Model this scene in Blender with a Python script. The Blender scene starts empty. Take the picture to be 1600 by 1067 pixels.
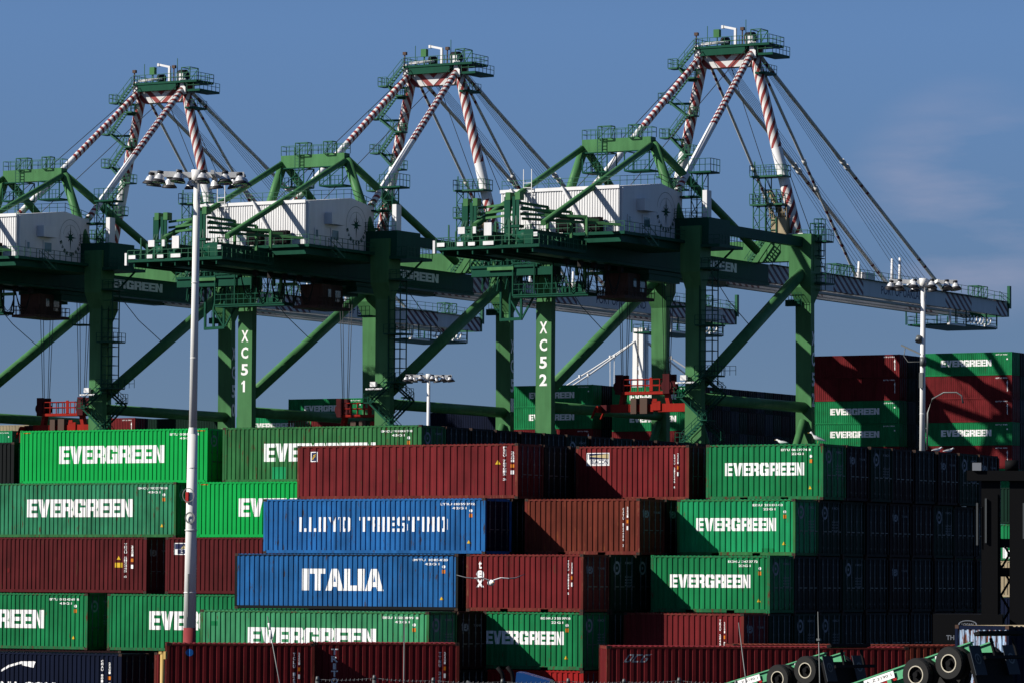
import bpy, math, random
from mathutils import Vector, Matrix
random.seed(7)
R = math.radians
C = bpy.context.scene.collection

# ------------------------------------------------------------------ camera, sky, sun, exposure
# world axes: X runs along the quay, Y out towards the water, Z up; the camera stands on an overpass
scn = bpy.context.scene
FPX, PITCH, ROLL, AZ, EYE = 6600.0, R(3.23), 0.0061, R(30.0), 6.6
cd = bpy.data.cameras.new('camera'); cam = bpy.data.objects.new('camera', cd); C.objects.link(cam)
cd.sensor_width = 36.0; cd.lens = FPX / 1600 * 36; cd.clip_start = 1; cd.clip_end = 20000
fw = Vector((-math.sin(AZ) * math.cos(PITCH), math.cos(AZ) * math.cos(PITCH), math.sin(PITCH)))
rt = Vector((math.cos(AZ), math.sin(AZ), 0)); up = rt.cross(fw)
r2 = rt * math.cos(ROLL) - up * math.sin(ROLL) * -1
u2 = up * math.cos(ROLL) - rt * math.sin(ROLL)
cam.matrix_world = Matrix(((r2.x, u2.x, -fw.x, 0), (r2.y, u2.y, -fw.y, 0), (r2.z, u2.z, -fw.z, EYE), (0, 0, 0, 1)))
scn.camera = cam

def ray(px, py):
    """direction through a pixel of the 1600 x 1067 photograph, used to survey where things stand"""
    return (fw * FPX + r2 * (px - 800) - u2 * (py - 533.5)) / FPX
SUN_A, SUN_E = R(47), R(32)          # degrees left of the containers' long-side normal, and elevation
to_sun = Vector((-math.sin(SUN_A) * math.cos(SUN_E), -math.cos(SUN_A) * math.cos(SUN_E), math.sin(SUN_E)))
w = bpy.data.worlds.new('World'); scn.world = w; w.use_nodes = True
nt = w.node_tree; nt.nodes.clear()
sky = nt.nodes.new('ShaderNodeTexSky'); sky.sky_type = 'NISHITA'; sky.sun_disc = False
sky.sun_elevation = SUN_E; sky.sun_rotation = math.atan2(to_sun.x, to_sun.y)
sky.altitude = 0; sky.air_density = 0.8; sky.dust_density = 0.3; sky.ozone_density = 8.0
bg = nt.nodes.new('ShaderNodeBackground'); bg.inputs['Strength'].default_value = 0.0555
out = nt.nodes.new('ShaderNodeOutputWorld')
gm = nt.nodes.new('ShaderNodeTexCoord'); lift = nt.nodes.new('ShaderNodeMapping'); lift.inputs['Location'].default_value = (0, 0, 0.05)
nrm = nt.nodes.new('ShaderNodeVectorMath'); nrm.operation = 'NORMALIZE'
nt.links.new(gm.outputs['Generated'], lift.inputs[0]); nt.links.new(lift.outputs[0], nrm.inputs[0]); nt.links.new(nrm.outputs[0], sky.inputs[0])
tint = nt.nodes.new('ShaderNodeVectorMath'); tint.operation = 'MULTIPLY'
sx = nt.nodes.new('ShaderNodeSeparateXYZ'); nt.links.new(gm.outputs['Generated'], sx.inputs[0])
smog = nt.nodes.new('ShaderNodeValToRGB'); nt.links.new(sx.outputs[2], smog.inputs[0]); el = smog.color_ramp.elements   # brown-grey smog bank low over the bay
el[0].position = 0.0; el[0].color = (0.86, 0.70, 0.66, 1); el[1].position = 0.061; el[1].color = (0.95, 0.80, 0.76, 1)
for p_, c_ in ((0.131, (1.32, 1.19, 1.14, 1)), (0.25, (1.1, 1.0, 0.95, 1)), (0.9, (1.0, 0.95, 0.9, 1))): e_ = el.new(p_); e_.color = c_
nt.links.new(smog.outputs[0], tint.inputs[1])
nt.links.new(sky.outputs[0], tint.inputs[0])
# thin cirrus, low in the sky towards the north-east, drawn by direction
cm = nt.nodes.new('ShaderNodeMapping'); cm.inputs['Scale'].default_value = (9, 9, 42); cm.inputs['Rotation'].default_value = (0, R(6), 0); nt.links.new(gm.outputs['Generated'], cm.inputs[0])
cn = nt.nodes.new('ShaderNodeTexNoise'); cn.inputs['Scale'].default_value = 1.0; cn.inputs['Detail'].default_value = 7; cn.inputs['Roughness'].default_value = 0.55; nt.links.new(cm.outputs[0], cn.inputs['Vector'])
cr_ = nt.nodes.new('ShaderNodeMapRange'); cr_.inputs[1].default_value = 0.47; cr_.inputs[2].default_value = 0.86; nt.links.new(cn.outputs[0], cr_.inputs[0])
dt = nt.nodes.new('ShaderNodeVectorMath'); dt.operation = 'DOT_PRODUCT'; dt.inputs[1].default_value = ray(1510, 325).normalized(); nt.links.new(gm.outputs['Generated'], dt.inputs[0])
dr = nt.nodes.new('ShaderNodeMapRange'); dr.inputs[1].default_value = math.cos(R(1.9)); dr.inputs[2].default_value = math.cos(R(0.2)); dr.interpolation_type = 'SMOOTHSTEP'; nt.links.new(dt.outputs['Value'], dr.inputs[0])
cf = nt.nodes.new('ShaderNodeMath'); cf.operation = 'MULTIPLY'; nt.links.new(cr_.outputs[0], cf.inputs[0]); nt.links.new(dr.outputs[0], cf.inputs[1])
cx = nt.nodes.new('ShaderNodeMix'); cx.data_type = 'RGBA'; nt.links.new(cf.outputs[0], cx.inputs['Factor']); nt.links.new(tint.outputs[0], cx.inputs[6]); cx.inputs[7].default_value = (4.7, 4.7, 6.2, 1)
nt.links.new(cx.outputs[2], bg.inputs[0]); nt.links.new(bg.outputs[0], out.inputs[0])
sl = bpy.data.lights.new('sun', 'SUN'); sl.energy = 5.0; sl.angle = R(0.5); sl.color = (1.0, 0.95, 0.86)
so = bpy.data.objects.new('sun', sl); C.objects.link(so); so.location = (-200, -200, 300)
so.rotation_euler = (-to_sun).to_track_quat('-Z', 'Y').to_euler()
scn.view_settings.view_transform = 'Standard'; scn.view_settings.look = 'None'
scn.view_settings.exposure = 0.6; scn.view_settings.gamma = 1.0
scn.cycles.max_bounces = 4; scn.cycles.diffuse_bounces = 1; scn.cycles.glossy_bounces = 2

def on_v(px, py, v):
    d = ray(px, py); return Vector((0, 0, EYE)) + d * (v / d.y)
def at_depth(px, py, D):
    return Vector((0, 0, EYE)) + ray(px, py) * D

# ------------------------------------------------------------------ materials
def alb(c): return tuple(x * (0.86 if min(c) > 0.5 else 0.66) for x in c)   # base colours below were matched at exposure 0; the scene is exposed 0.6 stops up
def mat(name, col, rough=0.55, metal=0.0, spec=0.2):
    col = alb(col)
    m = bpy.data.materials.new(name); m.use_nodes = True
    b = m.node_tree.nodes['Principled BSDF']
    b.inputs['Base Color'].default_value = (*col, 1); b.inputs['Roughness'].default_value = rough
    b.inputs['Metallic'].default_value = metal; b.inputs['Specular IOR Level'].default_value = spec
    return m
def N(m, t, **k):
    n = m.node_tree.nodes.new(t)
    for a, v in k.items(): setattr(n, a, v)
    return n
def paint(name, col, rough=0.5, rust=0.0, fade=0.25, spec=0.06, rcol=(0.10, 0.035, 0.02), scale=1.0, dent=0.0):
    """sheet-metal paint: vertical weather streaks, blotchy fading and rust in patches of its own shape"""
    m = mat(name, col, rough, 0, spec); L = m.node_tree.links; b = m.node_tree.nodes['Principled BSDF']
    tc = N(m, 'ShaderNodeTexCoord'); oi = N(m, 'ShaderNodeObjectInfo')
    ad = N(m, 'ShaderNodeVectorMath', operation='ADD'); mu = N(m, 'ShaderNodeMath', operation='MULTIPLY'); mu.inputs[1].default_value = 57.0
    L.new(oi.outputs['Random'], mu.inputs[0]); L.new(tc.outputs['Object'], ad.inputs[0]); L.new(mu.outputs[0], ad.inputs[1])
    mp = N(m, 'ShaderNodeMapping'); mp.inputs['Scale'].default_value = (2.2 * scale, 2.2 * scale, 0.22 * scale); L.new(ad.outputs[0], mp.inputs[0])
    n1 = N(m, 'ShaderNodeTexNoise'); n1.inputs['Scale'].default_value = 1.6; n1.inputs['Detail'].default_value = 5; L.new(mp.outputs[0], n1.inputs['Vector'])
    n2 = N(m, 'ShaderNodeTexNoise'); n2.inputs['Scale'].default_value = 0.55 * scale; n2.inputs['Detail'].default_value = 3; L.new(ad.outputs[0], n2.inputs['Vector'])
    s = N(m, 'ShaderNodeMath', operation='ADD'); L.new(n1.outputs[0], s.inputs[0]); L.new(n2.outputs[0], s.inputs[1])
    rp = N(m, 'ShaderNodeMapRange'); rp.inputs[1].default_value = 0.7; rp.inputs[2].default_value = 1.3
    rp.inputs[3].default_value = 1 - fade; rp.inputs[4].default_value = 1 + fade * 0.8; L.new(s.outputs[0], rp.inputs[0])
    mx = N(m, 'ShaderNodeVectorMath', operation='SCALE'); mx.inputs[0].default_value = alb(col); L.new(rp.outputs[0], mx.inputs['Scale'])
    src = mx.outputs[0]
    if rust > 0:
        n3 = N(m, 'ShaderNodeTexNoise'); n3.inputs['Scale'].default_value = 2.6 * scale; n3.inputs['Detail'].default_value = 8; n3.inputs['Roughness'].default_value = 0.7
        mp2 = N(m, 'ShaderNodeMapping'); mp2.inputs['Scale'].default_value = (2.2, 2.2, 0.42); L.new(ad.outputs[0], mp2.inputs[0]); L.new(mp2.outputs[0], n3.inputs['Vector'])
        r3 = N(m, 'ShaderNodeMapRange'); r3.inputs[1].default_value = 0.73 - 0.42 * rust; r3.inputs[2].default_value = 0.80 - 0.42 * rust; L.new(n3.outputs[0], r3.inputs[0])
        mm = N(m, 'ShaderNodeMix', data_type='RGBA'); L.new(r3.outputs[0], mm.inputs['Factor']); L.new(src, mm.inputs[6]); mm.inputs[7].default_value = (*alb(rcol), 1)
        src = mm.outputs[2]
    L.new(src, b.inputs['Base Color'])
    if dent > 0:
        n4 = N(m, 'ShaderNodeTexNoise'); n4.inputs['Scale'].default_value = 1.3; n4.inputs['Detail'].default_value = 2; L.new(ad.outputs[0], n4.inputs['Vector'])
        bp = N(m, 'ShaderNodeBump'); bp.inputs['Strength'].default_value = dent; bp.inputs['Distance'].default_value = 0.12
        L.new(n4.outputs[0], bp.inputs['Height']); L.new(bp.outputs[0], b.inputs['Normal'])
    return m
def stripe(name, period, starts, slant=0.0, mirror=False, a=(0.33, 0.05, 0.045), b_=(0.66, 0.65, 0.64), duty=0.46):
    """red and white warning stripes from the UV map (u around or across, v along, in metres)"""
    m = mat(name, b_, 0.5); L = m.node_tree.links; b = m.node_tree.nodes['Principled BSDF']
    uv = N(m, 'ShaderNodeUVMap'); sp = N(m, 'ShaderNodeSeparateXYZ'); L.new(uv.outputs[0], sp.inputs[0])
    v = sp.outputs[1]
    if mirror:
        ab = N(m, 'ShaderNodeMath', operation='ABSOLUTE'); L.new(v, ab.inputs[0]); v = ab.outputs[0]
    d = N(m, 'ShaderNodeMath', operation='DIVIDE'); d.inputs[1].default_value = period; L.new(v, d.inputs[0])
    k = N(m, 'ShaderNodeMath', operation='MULTIPLY_ADD'); k.inputs[1].default_value = starts; L.new(sp.outputs[0], k.inputs[0]); L.new(d.outputs[0], k.inputs[2])
    fr = N(m, 'ShaderNodeMath', operation='FRACT'); L.new(k.outputs[0], fr.inputs[0])
    gt = N(m, 'ShaderNodeMath', operation='LESS_THAN'); gt.inputs[1].default_value = duty; L.new(fr.outputs[0], gt.inputs[0])
    tc = N(m, 'ShaderNodeTexCoord'); n1 = N(m, 'ShaderNodeTexNoise'); n1.inputs['Scale'].default_value = 0.8; n1.inputs['Detail'].default_value = 6; L.new(tc.outputs['Object'], n1.inputs['Vector'])
    rp = N(m, 'ShaderNodeMapRange'); rp.inputs[1].default_value = 0.3; rp.inputs[2].default_value = 0.7; rp.inputs[3].default_value = 0.8; rp.inputs[4].default_value = 1.1; L.new(n1.outputs[0], rp.inputs[0])
    mm = N(m, 'ShaderNodeMix', data_type='RGBA'); L.new(gt.outputs[0], mm.inputs['Factor']); mm.inputs[6].default_value = (*alb(b_), 1); mm.inputs[7].default_value = (*alb(a), 1)
    sc = N(m, 'ShaderNodeVectorMath', operation='SCALE'); L.new(mm.outputs[2], sc.inputs[0]); L.new(rp.outputs[0], sc.inputs['Scale'])
    L.new(sc.outputs[0], b.inputs['Base Color'])
    return m

M = {}
G = paint
M['green_bright'] = G('container_paint_bright_green', (0.004, 0.42, 0.078), 0.45, 0.12, 0.12, dent=0.06)
M['green_faded'] = G('container_paint_faded_green', (0.032, 0.235, 0.115), 0.6, 0.34, 0.40, dent=0.14)
M['green_mid'] = G('container_paint_mid_green', (0.010, 0.215, 0.072), 0.5, 0.26, 0.32, dent=0.08)
M['green_pale'] = G('container_paint_pale_green', (0.055, 0.30, 0.135), 0.6, 0.28, 0.35, dent=0.08)
M['green_olive'] = G('container_paint_dull_green', (0.035, 0.17, 0.055), 0.6, 0.36, 0.40, dent=0.08)
M['green_vivid'] = G('container_paint_vivid_green', (0.012, 0.31, 0.115), 0.5, 0.26, 0.28, dent=0.06)
M['maroon'] = G('container_paint_maroon', (0.17, 0.016, 0.019), 0.55, 0.30, 0.32, dent=0.08)
M['maroon_dark'] = G('container_paint_dark_maroon', (0.10, 0.011, 0.014), 0.6, 0.28, 0.32, dent=0.08)
M['maroon_rust'] = G('container_paint_rusty_maroon', (0.145, 0.028, 0.017), 0.6, 0.36, 0.35, rcol=(0.20, 0.05, 0.02), dent=0.08)
M['green_worn'] = G('container_frame_worn_green', (0.020, 0.16, 0.06), 0.65, 0.44, 0.35, rcol=(0.11, 0.045, 0.025), scale=1.6)
M['maroon_worn'] = G('container_frame_worn_maroon', (0.16, 0.028, 0.022), 0.65, 0.40, 0.35, rcol=(0.24, 0.09, 0.05), scale=1.6)
M['red'] = G('container_paint_red', (0.33, 0.015, 0.015), 0.5, 0.0, 0.15)
M['blue'] = G('container_paint_blue', (0.018, 0.135, 0.38), 0.55, 0.36, 0.35, rcol=(0.05, 0.04, 0.04), dent=0.08)
M['navy'] = G('container_paint_navy_and_shade', (0.003, 0.007, 0.026), 0.5, 0.0, 0.2)  # navy boxes; on doors of blue boxes and far ends, painted-in shade
M['rust_blue'] = G('container_paint_rusted_pale_blue', (0.34, 0.47, 0.64), 0.7, 0.58, 0.35, rcol=(0.15, 0.045, 0.025), scale=1.3)
M['green_shaded'] = G('container_paint_shaded_green', (0.004, 0.024, 0.015), 0.6, 0.05, 0.25)  # container green with the shade of unlit ends put into the paint
M['maroon_shaded'] = G('container_paint_shaded_maroon', (0.016, 0.004, 0.006), 0.6, 0.05, 0.25)  # maroon darkened nearly to black, carrying the shade of the ends
M['charcoal'] = G('container_paint_charcoal_and_shade', (0.008, 0.010, 0.011), 0.6, 0.1, 0.2)  # a frame's own near-black; on filler boxes, shade put into the colour
M['beige'] = G('container_paint_beige', (0.42, 0.34, 0.22), 0.6, 0.05, 0.2)
M['white_text'] = paint('lettering_white', (0.86, 0.85, 0.84), 0.6, 0.28, 0.14, rcol=(0.5, 0.5, 0.5), scale=2.2)
M['orange'] = mat('placard_orange', (0.75, 0.22, 0.01), 0.5)
M['yellow'] = mat('sticker_yellow', (0.80, 0.50, 0.02), 0.5)
M['logo_blue'] = mat('placard_dark_blue', (0.012, 0.02, 0.09), 0.5)
M['logo_cream'] = mat('placard_cream', (0.62, 0.50, 0.26), 0.5)
M['cyan_blue'] = mat('sticker_blue', (0.02, 0.17, 0.55), 0.4)
M['dim_white'] = mat('emblem_dull_white', (0.30, 0.32, 0.36), 0.7)
M['steel'] = mat('galvanised_rod', (0.16, 0.17, 0.17), 0.5, 0.4)
M['casting'] = paint('rusty_casting', (0.075, 0.045, 0.035), 0.8, 0.3, 0.3)
M['black'] = mat('black_rubber', (0.012, 0.012, 0.012), 0.7, 0, 0.2)
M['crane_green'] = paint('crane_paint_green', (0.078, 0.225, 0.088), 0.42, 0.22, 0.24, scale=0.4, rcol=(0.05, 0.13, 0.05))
M['crane_dark'] = paint('crane_paint_deep_green_and_shade', (0.009, 0.080, 0.048), 0.45, 0.0, 0.15, scale=0.4)  # deep green parts; on shaded steelwork the darkness is put into the colour
M['crane_rail'] = mat('railing_paint_green', (0.012, 0.115, 0.055), 0.5)
M['crane_white'] = paint('crane_paint_white', (0.74, 0.735, 0.74), 0.5, 0.03, 0.10, scale=0.4, rcol=(0.35, 0.32, 0.28))
M['boom_grey'] = paint('boom_paint_grey_white', (0.56, 0.57, 0.60), 0.5, 0.0, 0.10, scale=0.3)
M['house_white'] = paint('house_cladding_white', (0.76, 0.755, 0.76), 0.55, 0.0, 0.07, scale=0.5)
M['stay_grey'] = paint('stay_paint_grey', (0.56, 0.55, 0.53), 0.5, 0.0, 0.15, scale=0.5)
M['stay_red'] = mat('stay_band_red', (0.17, 0.025, 0.025), 0.5)
M['rope'] = mat('wire_rope', (0.07, 0.075, 0.085), 0.6, 0.2)
M['helix_leg'] = stripe('mast_leg_stripes', 1.55, 4)
M['helix_leg_m'] = stripe('mast_leg_stripes_mirrored', 1.55, -4)
M['helix_stay_m'] = stripe('backstay_stripes_mirrored', 0.98, -1)
M['helix_stay'] = stripe('backstay_stripes', 0.98, 1)
M['chevron'] = stripe('mast_beam_chevrons', 2.0, -0.55, mirror=True)
M['boom_stripe'] = stripe('boom_warning_stripes', 1.75, 0.85, a=(0.13, 0.03, 0.05), b_=(0.52, 0.53, 0.56))
M['cab'] = paint('cab_paint_brown', (0.10, 0.055, 0.045), 0.6, 0.1, 0.3)
M['glass'] = mat('cab_glass', (0.10, 0.19, 0.20), 0.1, 0, 0.6)
M['spreader_red'] = paint('spreader_paint_red', (0.34, 0.020, 0.012), 0.45, 0.05, 0.18)
M['spreader_dark'] = paint('spreader_sheave_dark_red', (0.075, 0.010, 0.013), 0.55, 0.1, 0.3)
M['brown'] = mat('hydraulic_brown', (0.09, 0.05, 0.035), 0.6)
M['pole_white'] = paint('mast_galvanised_white', (0.74, 0.73, 0.71), 0.5, 0.02, 0.10, rcol=(0.3, 0.28, 0.25))
M['pole_red'] = paint('mast_base_red', (0.34, 0.06, 0.065), 0.6, 0, 0.2)
M['lamp_shade'] = mat('floodlight_spun_aluminium', (0.62, 0.62, 0.63), 0.35, 0.3)
M['lamp_dark'] = mat('floodlight_rim_dark', (0.03, 0.03, 0.035), 0.5)
M['lamp_glass'] = mat('floodlight_lens', (0.16, 0.17, 0.19), 0.15, 0, 0.6)
M['bridge_white'] = mat('bridge_paint_white', (0.74, 0.73, 0.71), 0.6)
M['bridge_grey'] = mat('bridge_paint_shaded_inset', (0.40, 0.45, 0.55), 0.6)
M['tractor_blue'] = mat('truck_paint_blue', (0.010, 0.085, 0.32), 0.25, 0, 0.6)
M['chassis_green'] = paint('chassis_paint_green', (0.12, 0.42, 0.22), 0.45, 0.08, 0.2)
M['chrome'] = mat('chrome_stack', (0.55, 0.55, 0.55), 0.2, 1.0)
M['rim'] = mat('wheel_rim_pale', (0.62, 0.57, 0.45), 0.4)
M['flap'] = mat('mud_flap_grey', (0.035, 0.045, 0.06), 0.7)
M['post_yellow'] = mat('bollard_yellow', (0.62, 0.42, 0.13), 0.5)
M['machine'] = mat('machine_paint_black', (0.010, 0.010, 0.011), 0.7, 0, 0.05)
M['reflector'] = mat('reflector_red', (0.42, 0.012, 0.014), 0.4)
M['feather_white'] = mat('feathers_white', (0.74, 0.73, 0.72), 0.8)
M['feather_grey'] = mat('feathers_grey', (0.20, 0.21, 0.23), 0.8)
M['beak'] = mat('beak_yellow', (0.6, 0.32, 0.03), 0.5)
M['hull'] = mat('hull_green', (0.02, 0.11, 0.05), 0.5)
M['wire'] = mat('fence_wire', (0.20, 0.20, 0.20), 0.5, 0.3)
M['ground'] = paint('asphalt_yard', (0.045, 0.045, 0.047), 0.9, 0.0, 0.35, spec=0.1, scale=0.1)
M['water'] = mat('bay_water', (0.02, 0.045, 0.06), 0.15, 0, 0.5)

# ------------------------------------------------------------------ mesh helper
class MB:
    def __init__(s): s.v = []; s.f = []; s.m = []; s.sm = []; s.uv = []
    def face(s, idx, mi=0, smooth=False, uv=None): s.f.append(tuple(idx)); s.m.append(mi); s.sm.append(smooth); s.uv.append(uv)
    def quad(s, a, b, c, d, mi=0, uv=None):
        n = len(s.v); s.v += [tuple(a), tuple(b), tuple(c), tuple(d)]; s.face((n, n + 1, n + 2, n + 3), mi, False, uv)
    def poly(s, pts, mi=0):
        n = len(s.v); s.v += [tuple(p) for p in pts]; s.face(range(n, n + len(pts)), mi)
    def box(s, x0, x1, y0, y1, z0, z1, mi=0):
        n = len(s.v)
        s.v += [(x0, y0, z0), (x1, y0, z0), (x1, y1, z0), (x0, y1, z0), (x0, y0, z1), (x1, y0, z1), (x1, y1, z1), (x0, y1, z1)]
        for q in ((0, 3, 2, 1), (4, 5, 6, 7), (0, 1, 5, 4), (1, 2, 6, 5), (2, 3, 7, 6), (3, 0, 4, 7)): s.face([n + i for i in q], mi)
        return s
    def bar(s, a, b, wd, ht=None, mi=0, ref=None):
        """box beam from a to b, width wd across and ht in the 'up' sense"""
        a, b = Vector(a), Vector(b); ht = ht or wd; d = (b - a)
        if d.length < 1e-6: return s
        d.normalize(); ref = Vector(ref) if ref else (Vector((0, 0, 1)) if abs(d.z) < 0.95 else Vector((1, 0, 0)))
        x = d.cross(ref).normalized(); y = x.cross(d)
        n = len(s.v)
        for p in (a, b):
            for sx, sy in ((-1, -1), (1, -1), (1, 1), (-1, 1)): s.v.append(tuple(p + x * sx * wd / 2 + y * sy * ht / 2))
        for q in ((0, 1, 2, 3), (7, 6, 5, 4), (0, 4, 5, 1), (1, 5, 6, 2), (2, 6, 7, 3), (3, 7, 4, 0)): s.face([n + i for i in q], mi)
        return s
    def tube(s, a, b, r0, r1=None, n=12, mi=0, rings=1, mfun=None, caps=True, v0=0.0):
        a, b = Vector(a), Vector(b); r1 = r0 if r1 is None else r1; d = b - a; Ln = d.length
        if Ln < 1e-6: return s
        d.normalize(); x = d.cross(Vector((0, 0, 1)) if abs(d.z) < 0.95 else Vector((1, 0, 0))).normalized(); y = x.cross(d)
        base = len(s.v)
        for i in range(rings + 1):
            t = i / rings; c = a.lerp(b, t); r = r0 + (r1 - r0) * t
            for k in range(n):
                an = 2 * math.pi * k / n; s.v.append(tuple(c + x * math.cos(an) * r + y * math.sin(an) * r))
        for i in range(rings):
            mm = mfun((i + 0.5) / rings) if mfun else mi
            for k in range(n):
                k2 = (k + 1) % n; l0, l1 = v0 + Ln * i / rings, v0 + Ln * (i + 1) / rings
                s.face((base + i * n + k, base + i * n + k2, base + (i + 1) * n + k2, base + (i + 1) * n + k), mm, True,
                       ((k / n, l0), ((k + 1) / n, l0), ((k + 1) / n, l1), (k / n, l1)))
        if caps:
            s.face([base + k for k in range(n)][::-1], mfun(0.0) if mfun else mi); s.face([base + rings * n + k for k in range(n)], mfun(1.0) if mfun else mi)
        return s
    def path(s, pts, r, n=6, mi=0):
        """continuous round tube through points"""
        pts = [Vector(p) for p in pts]; base = len(s.v)
        for i, p in enumerate(pts):
            d = (pts[min(i + 1, len(pts) - 1)] - pts[max(i - 1, 0)]).normalized()
            x = d.cross(Vector((0, 0, 1)) if abs(d.z) < 0.95 else Vector((1, 0, 0))).normalized(); y = x.cross(d)
            for k in range(n):
                an = 2 * math.pi * k / n; s.v.append(tuple(p + x * math.cos(an) * r + y * math.sin(an) * r))
        for i in range(len(pts) - 1):
            for k in range(n):
                k2 = (k + 1) % n; s.face((base + i * n + k, base + i * n + k2, base + (i + 1) * n + k2, base + (i + 1) * n + k), mi, True)
        s.face([base + k for k in range(n)][::-1], mi); s.face([base + (len(pts) - 1) * n + k for k in range(n)], mi)
        return s
    def lathe(s, prof, c=(0, 0, 0), n=16, mi=0, mids=None):
        c = Vector(c); base = len(s.v)
        for r, z in prof:
            for k in range(n): s.v.append((c.x + r * math.cos(2 * math.pi * k / n), c.y + r * math.sin(2 * math.pi * k / n), c.z + z))
        for i in range(len(prof) - 1):
            for k in range(n):
                k2 = (k + 1) % n
                s.face((base + i * n + k, base + i * n + k2, base + (i + 1) * n + k2, base + (i + 1) * n + k), mids[i] if mids else mi, True)
        return s
    def rail(s, pts, h=1.1, step=1.6, r=0.05, mi=0, closed=False, mid=True):
        """posts and rails along a path"""
        pts = [Vector(p) for p in pts]; segs = list(zip(pts, pts[1:])) + ([(pts[-1], pts[0])] if closed else [])
        for a, b in segs:
            L = (b - a).length; n = max(1, round(L / step))
            for i in range(n + 1): p = a.lerp(b, i / n); s.bar(p, p + Vector((0, 0, h)), r, r, mi)
            for f in ((1.0, 0.52) if mid else (1.0,)): s.bar(a + Vector((0, 0, h * f)), b + Vector((0, 0, h * f)), r, r, mi)
        return s
    def stairs(s, a, b, wd=0.8, mi=0, side=None):
        """open flight of treads between two stringers, with hand rails"""
        a, b = Vector(a), Vector(b); d = b - a; hz = Vector((d.x, d.y, 0)).normalized() if abs(d.x) + abs(d.y) > 1e-3 else Vector((1, 0, 0))
        sd = Vector((-hz.y, hz.x, 0)) * wd / 2
        n = max(3, int(abs(d.z) / 0.32))
        for sgn in (-1, 1):
            s.bar(a + sd * sgn, b + sd * sgn, 0.07, 0.22, mi)
            s.bar(a + sd * sgn + Vector((0, 0, 1)), b + sd * sgn + Vector((0, 0, 1)), 0.06, 0.06, mi)
            for i in range(0, n + 1, 4): p = a.lerp(b, i / n) + sd * sgn; s.bar(p, p + Vector((0, 0, 1)), 0.05, 0.05, mi)
        for i in range(n + 1):
            p = a.lerp(b, i / n); s.bar(p - sd, p + sd, 0.24, 0.05, mi)
        return s
    def build(s, name, mats, parent=None, loc=None):
        me = bpy.data.meshes.new(name); me.from_pydata(s.v, [], s.f)
        mats = mats if isinstance(mats, (list, tuple)) else [mats]
        for k in mats: me.materials.append(M[k] if isinstance(k, str) else k)
        me.polygons.foreach_set('material_index', s.m); me.polygons.foreach_set('use_smooth', s.sm)
        if any(u is not None for u in s.uv):
            uvl = me.uv_layers.new(name='UVMap'); flat = []
            for f, u in zip(s.f, s.uv):
                for i in range(len(f)): flat += list(u[i]) if u else [0, 0]
            uvl.data.foreach_set('uv', flat)
        me.update()
        return link(name, me, parent, loc)
def link(name, me, parent=None, loc=None):
    o = bpy.data.objects.new(name, me); C.objects.link(o)
    if parent: o.parent = parent
    if loc: o.location = loc
    return o
def tag(o, label=None, cat=None, group=None, kind=None):
    for k, v in (('label', label), ('category', cat), ('group', group), ('kind', kind)):
        if v: o[k] = v
    return o
def thing(name, label, cat, loc=(0, 0, 0), rz=0.0, group=None):
    o = bpy.data.objects.new(name, None); C.objects.link(o); o.location = loc; o.rotation_euler = (0, 0, rz); o.empty_display_size = 0.5
    return tag(o, label, cat, group)
def copy_tree(o, parent=None):
    c = o.copy(); C.objects.link(c)
    if parent: c.parent = parent
    for ch in list(o.children): copy_tree(ch, c)
    return c

# ------------------------------------------------------------------ lettering
_tc = {}
def text_tris(s, bold=0.0, shear=0.0, spacing=1.0):
    """triangles of a word in its own unit box (0..1 both ways)"""
    key = (s, bold, shear, spacing)
    if key in _tc: return _tc[key]
    cu = bpy.data.curves.new('t', 'FONT'); cu.body = s; cu.offset = bold; cu.resolution_u = 3; cu.shear = shear; cu.space_character = spacing
    ob = bpy.data.objects.new('t', cu); me = bpy.data.meshes.new_from_object(ob)
    me.calc_loop_triangles(); P = [v.co for v in me.vertices]
    T = [[(P[i].x, P[i].y) for i in t.vertices] for t in me.loop_triangles]
    bpy.data.objects.remove(ob); bpy.data.curves.remove(cu); bpy.data.meshes.remove(me)
    xs = [p[0] for t in T for p in t]; ys = [p[1] for t in T for p in t]; x0, x1, y0, y1 = min(xs), max(xs), min(ys), max(ys)
    T = [[((x - x0) / (x1 - x0), (y - y0) / (y1 - y0)) for x, y in t] for t in T]
    _tc[key] = T; return T
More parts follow.
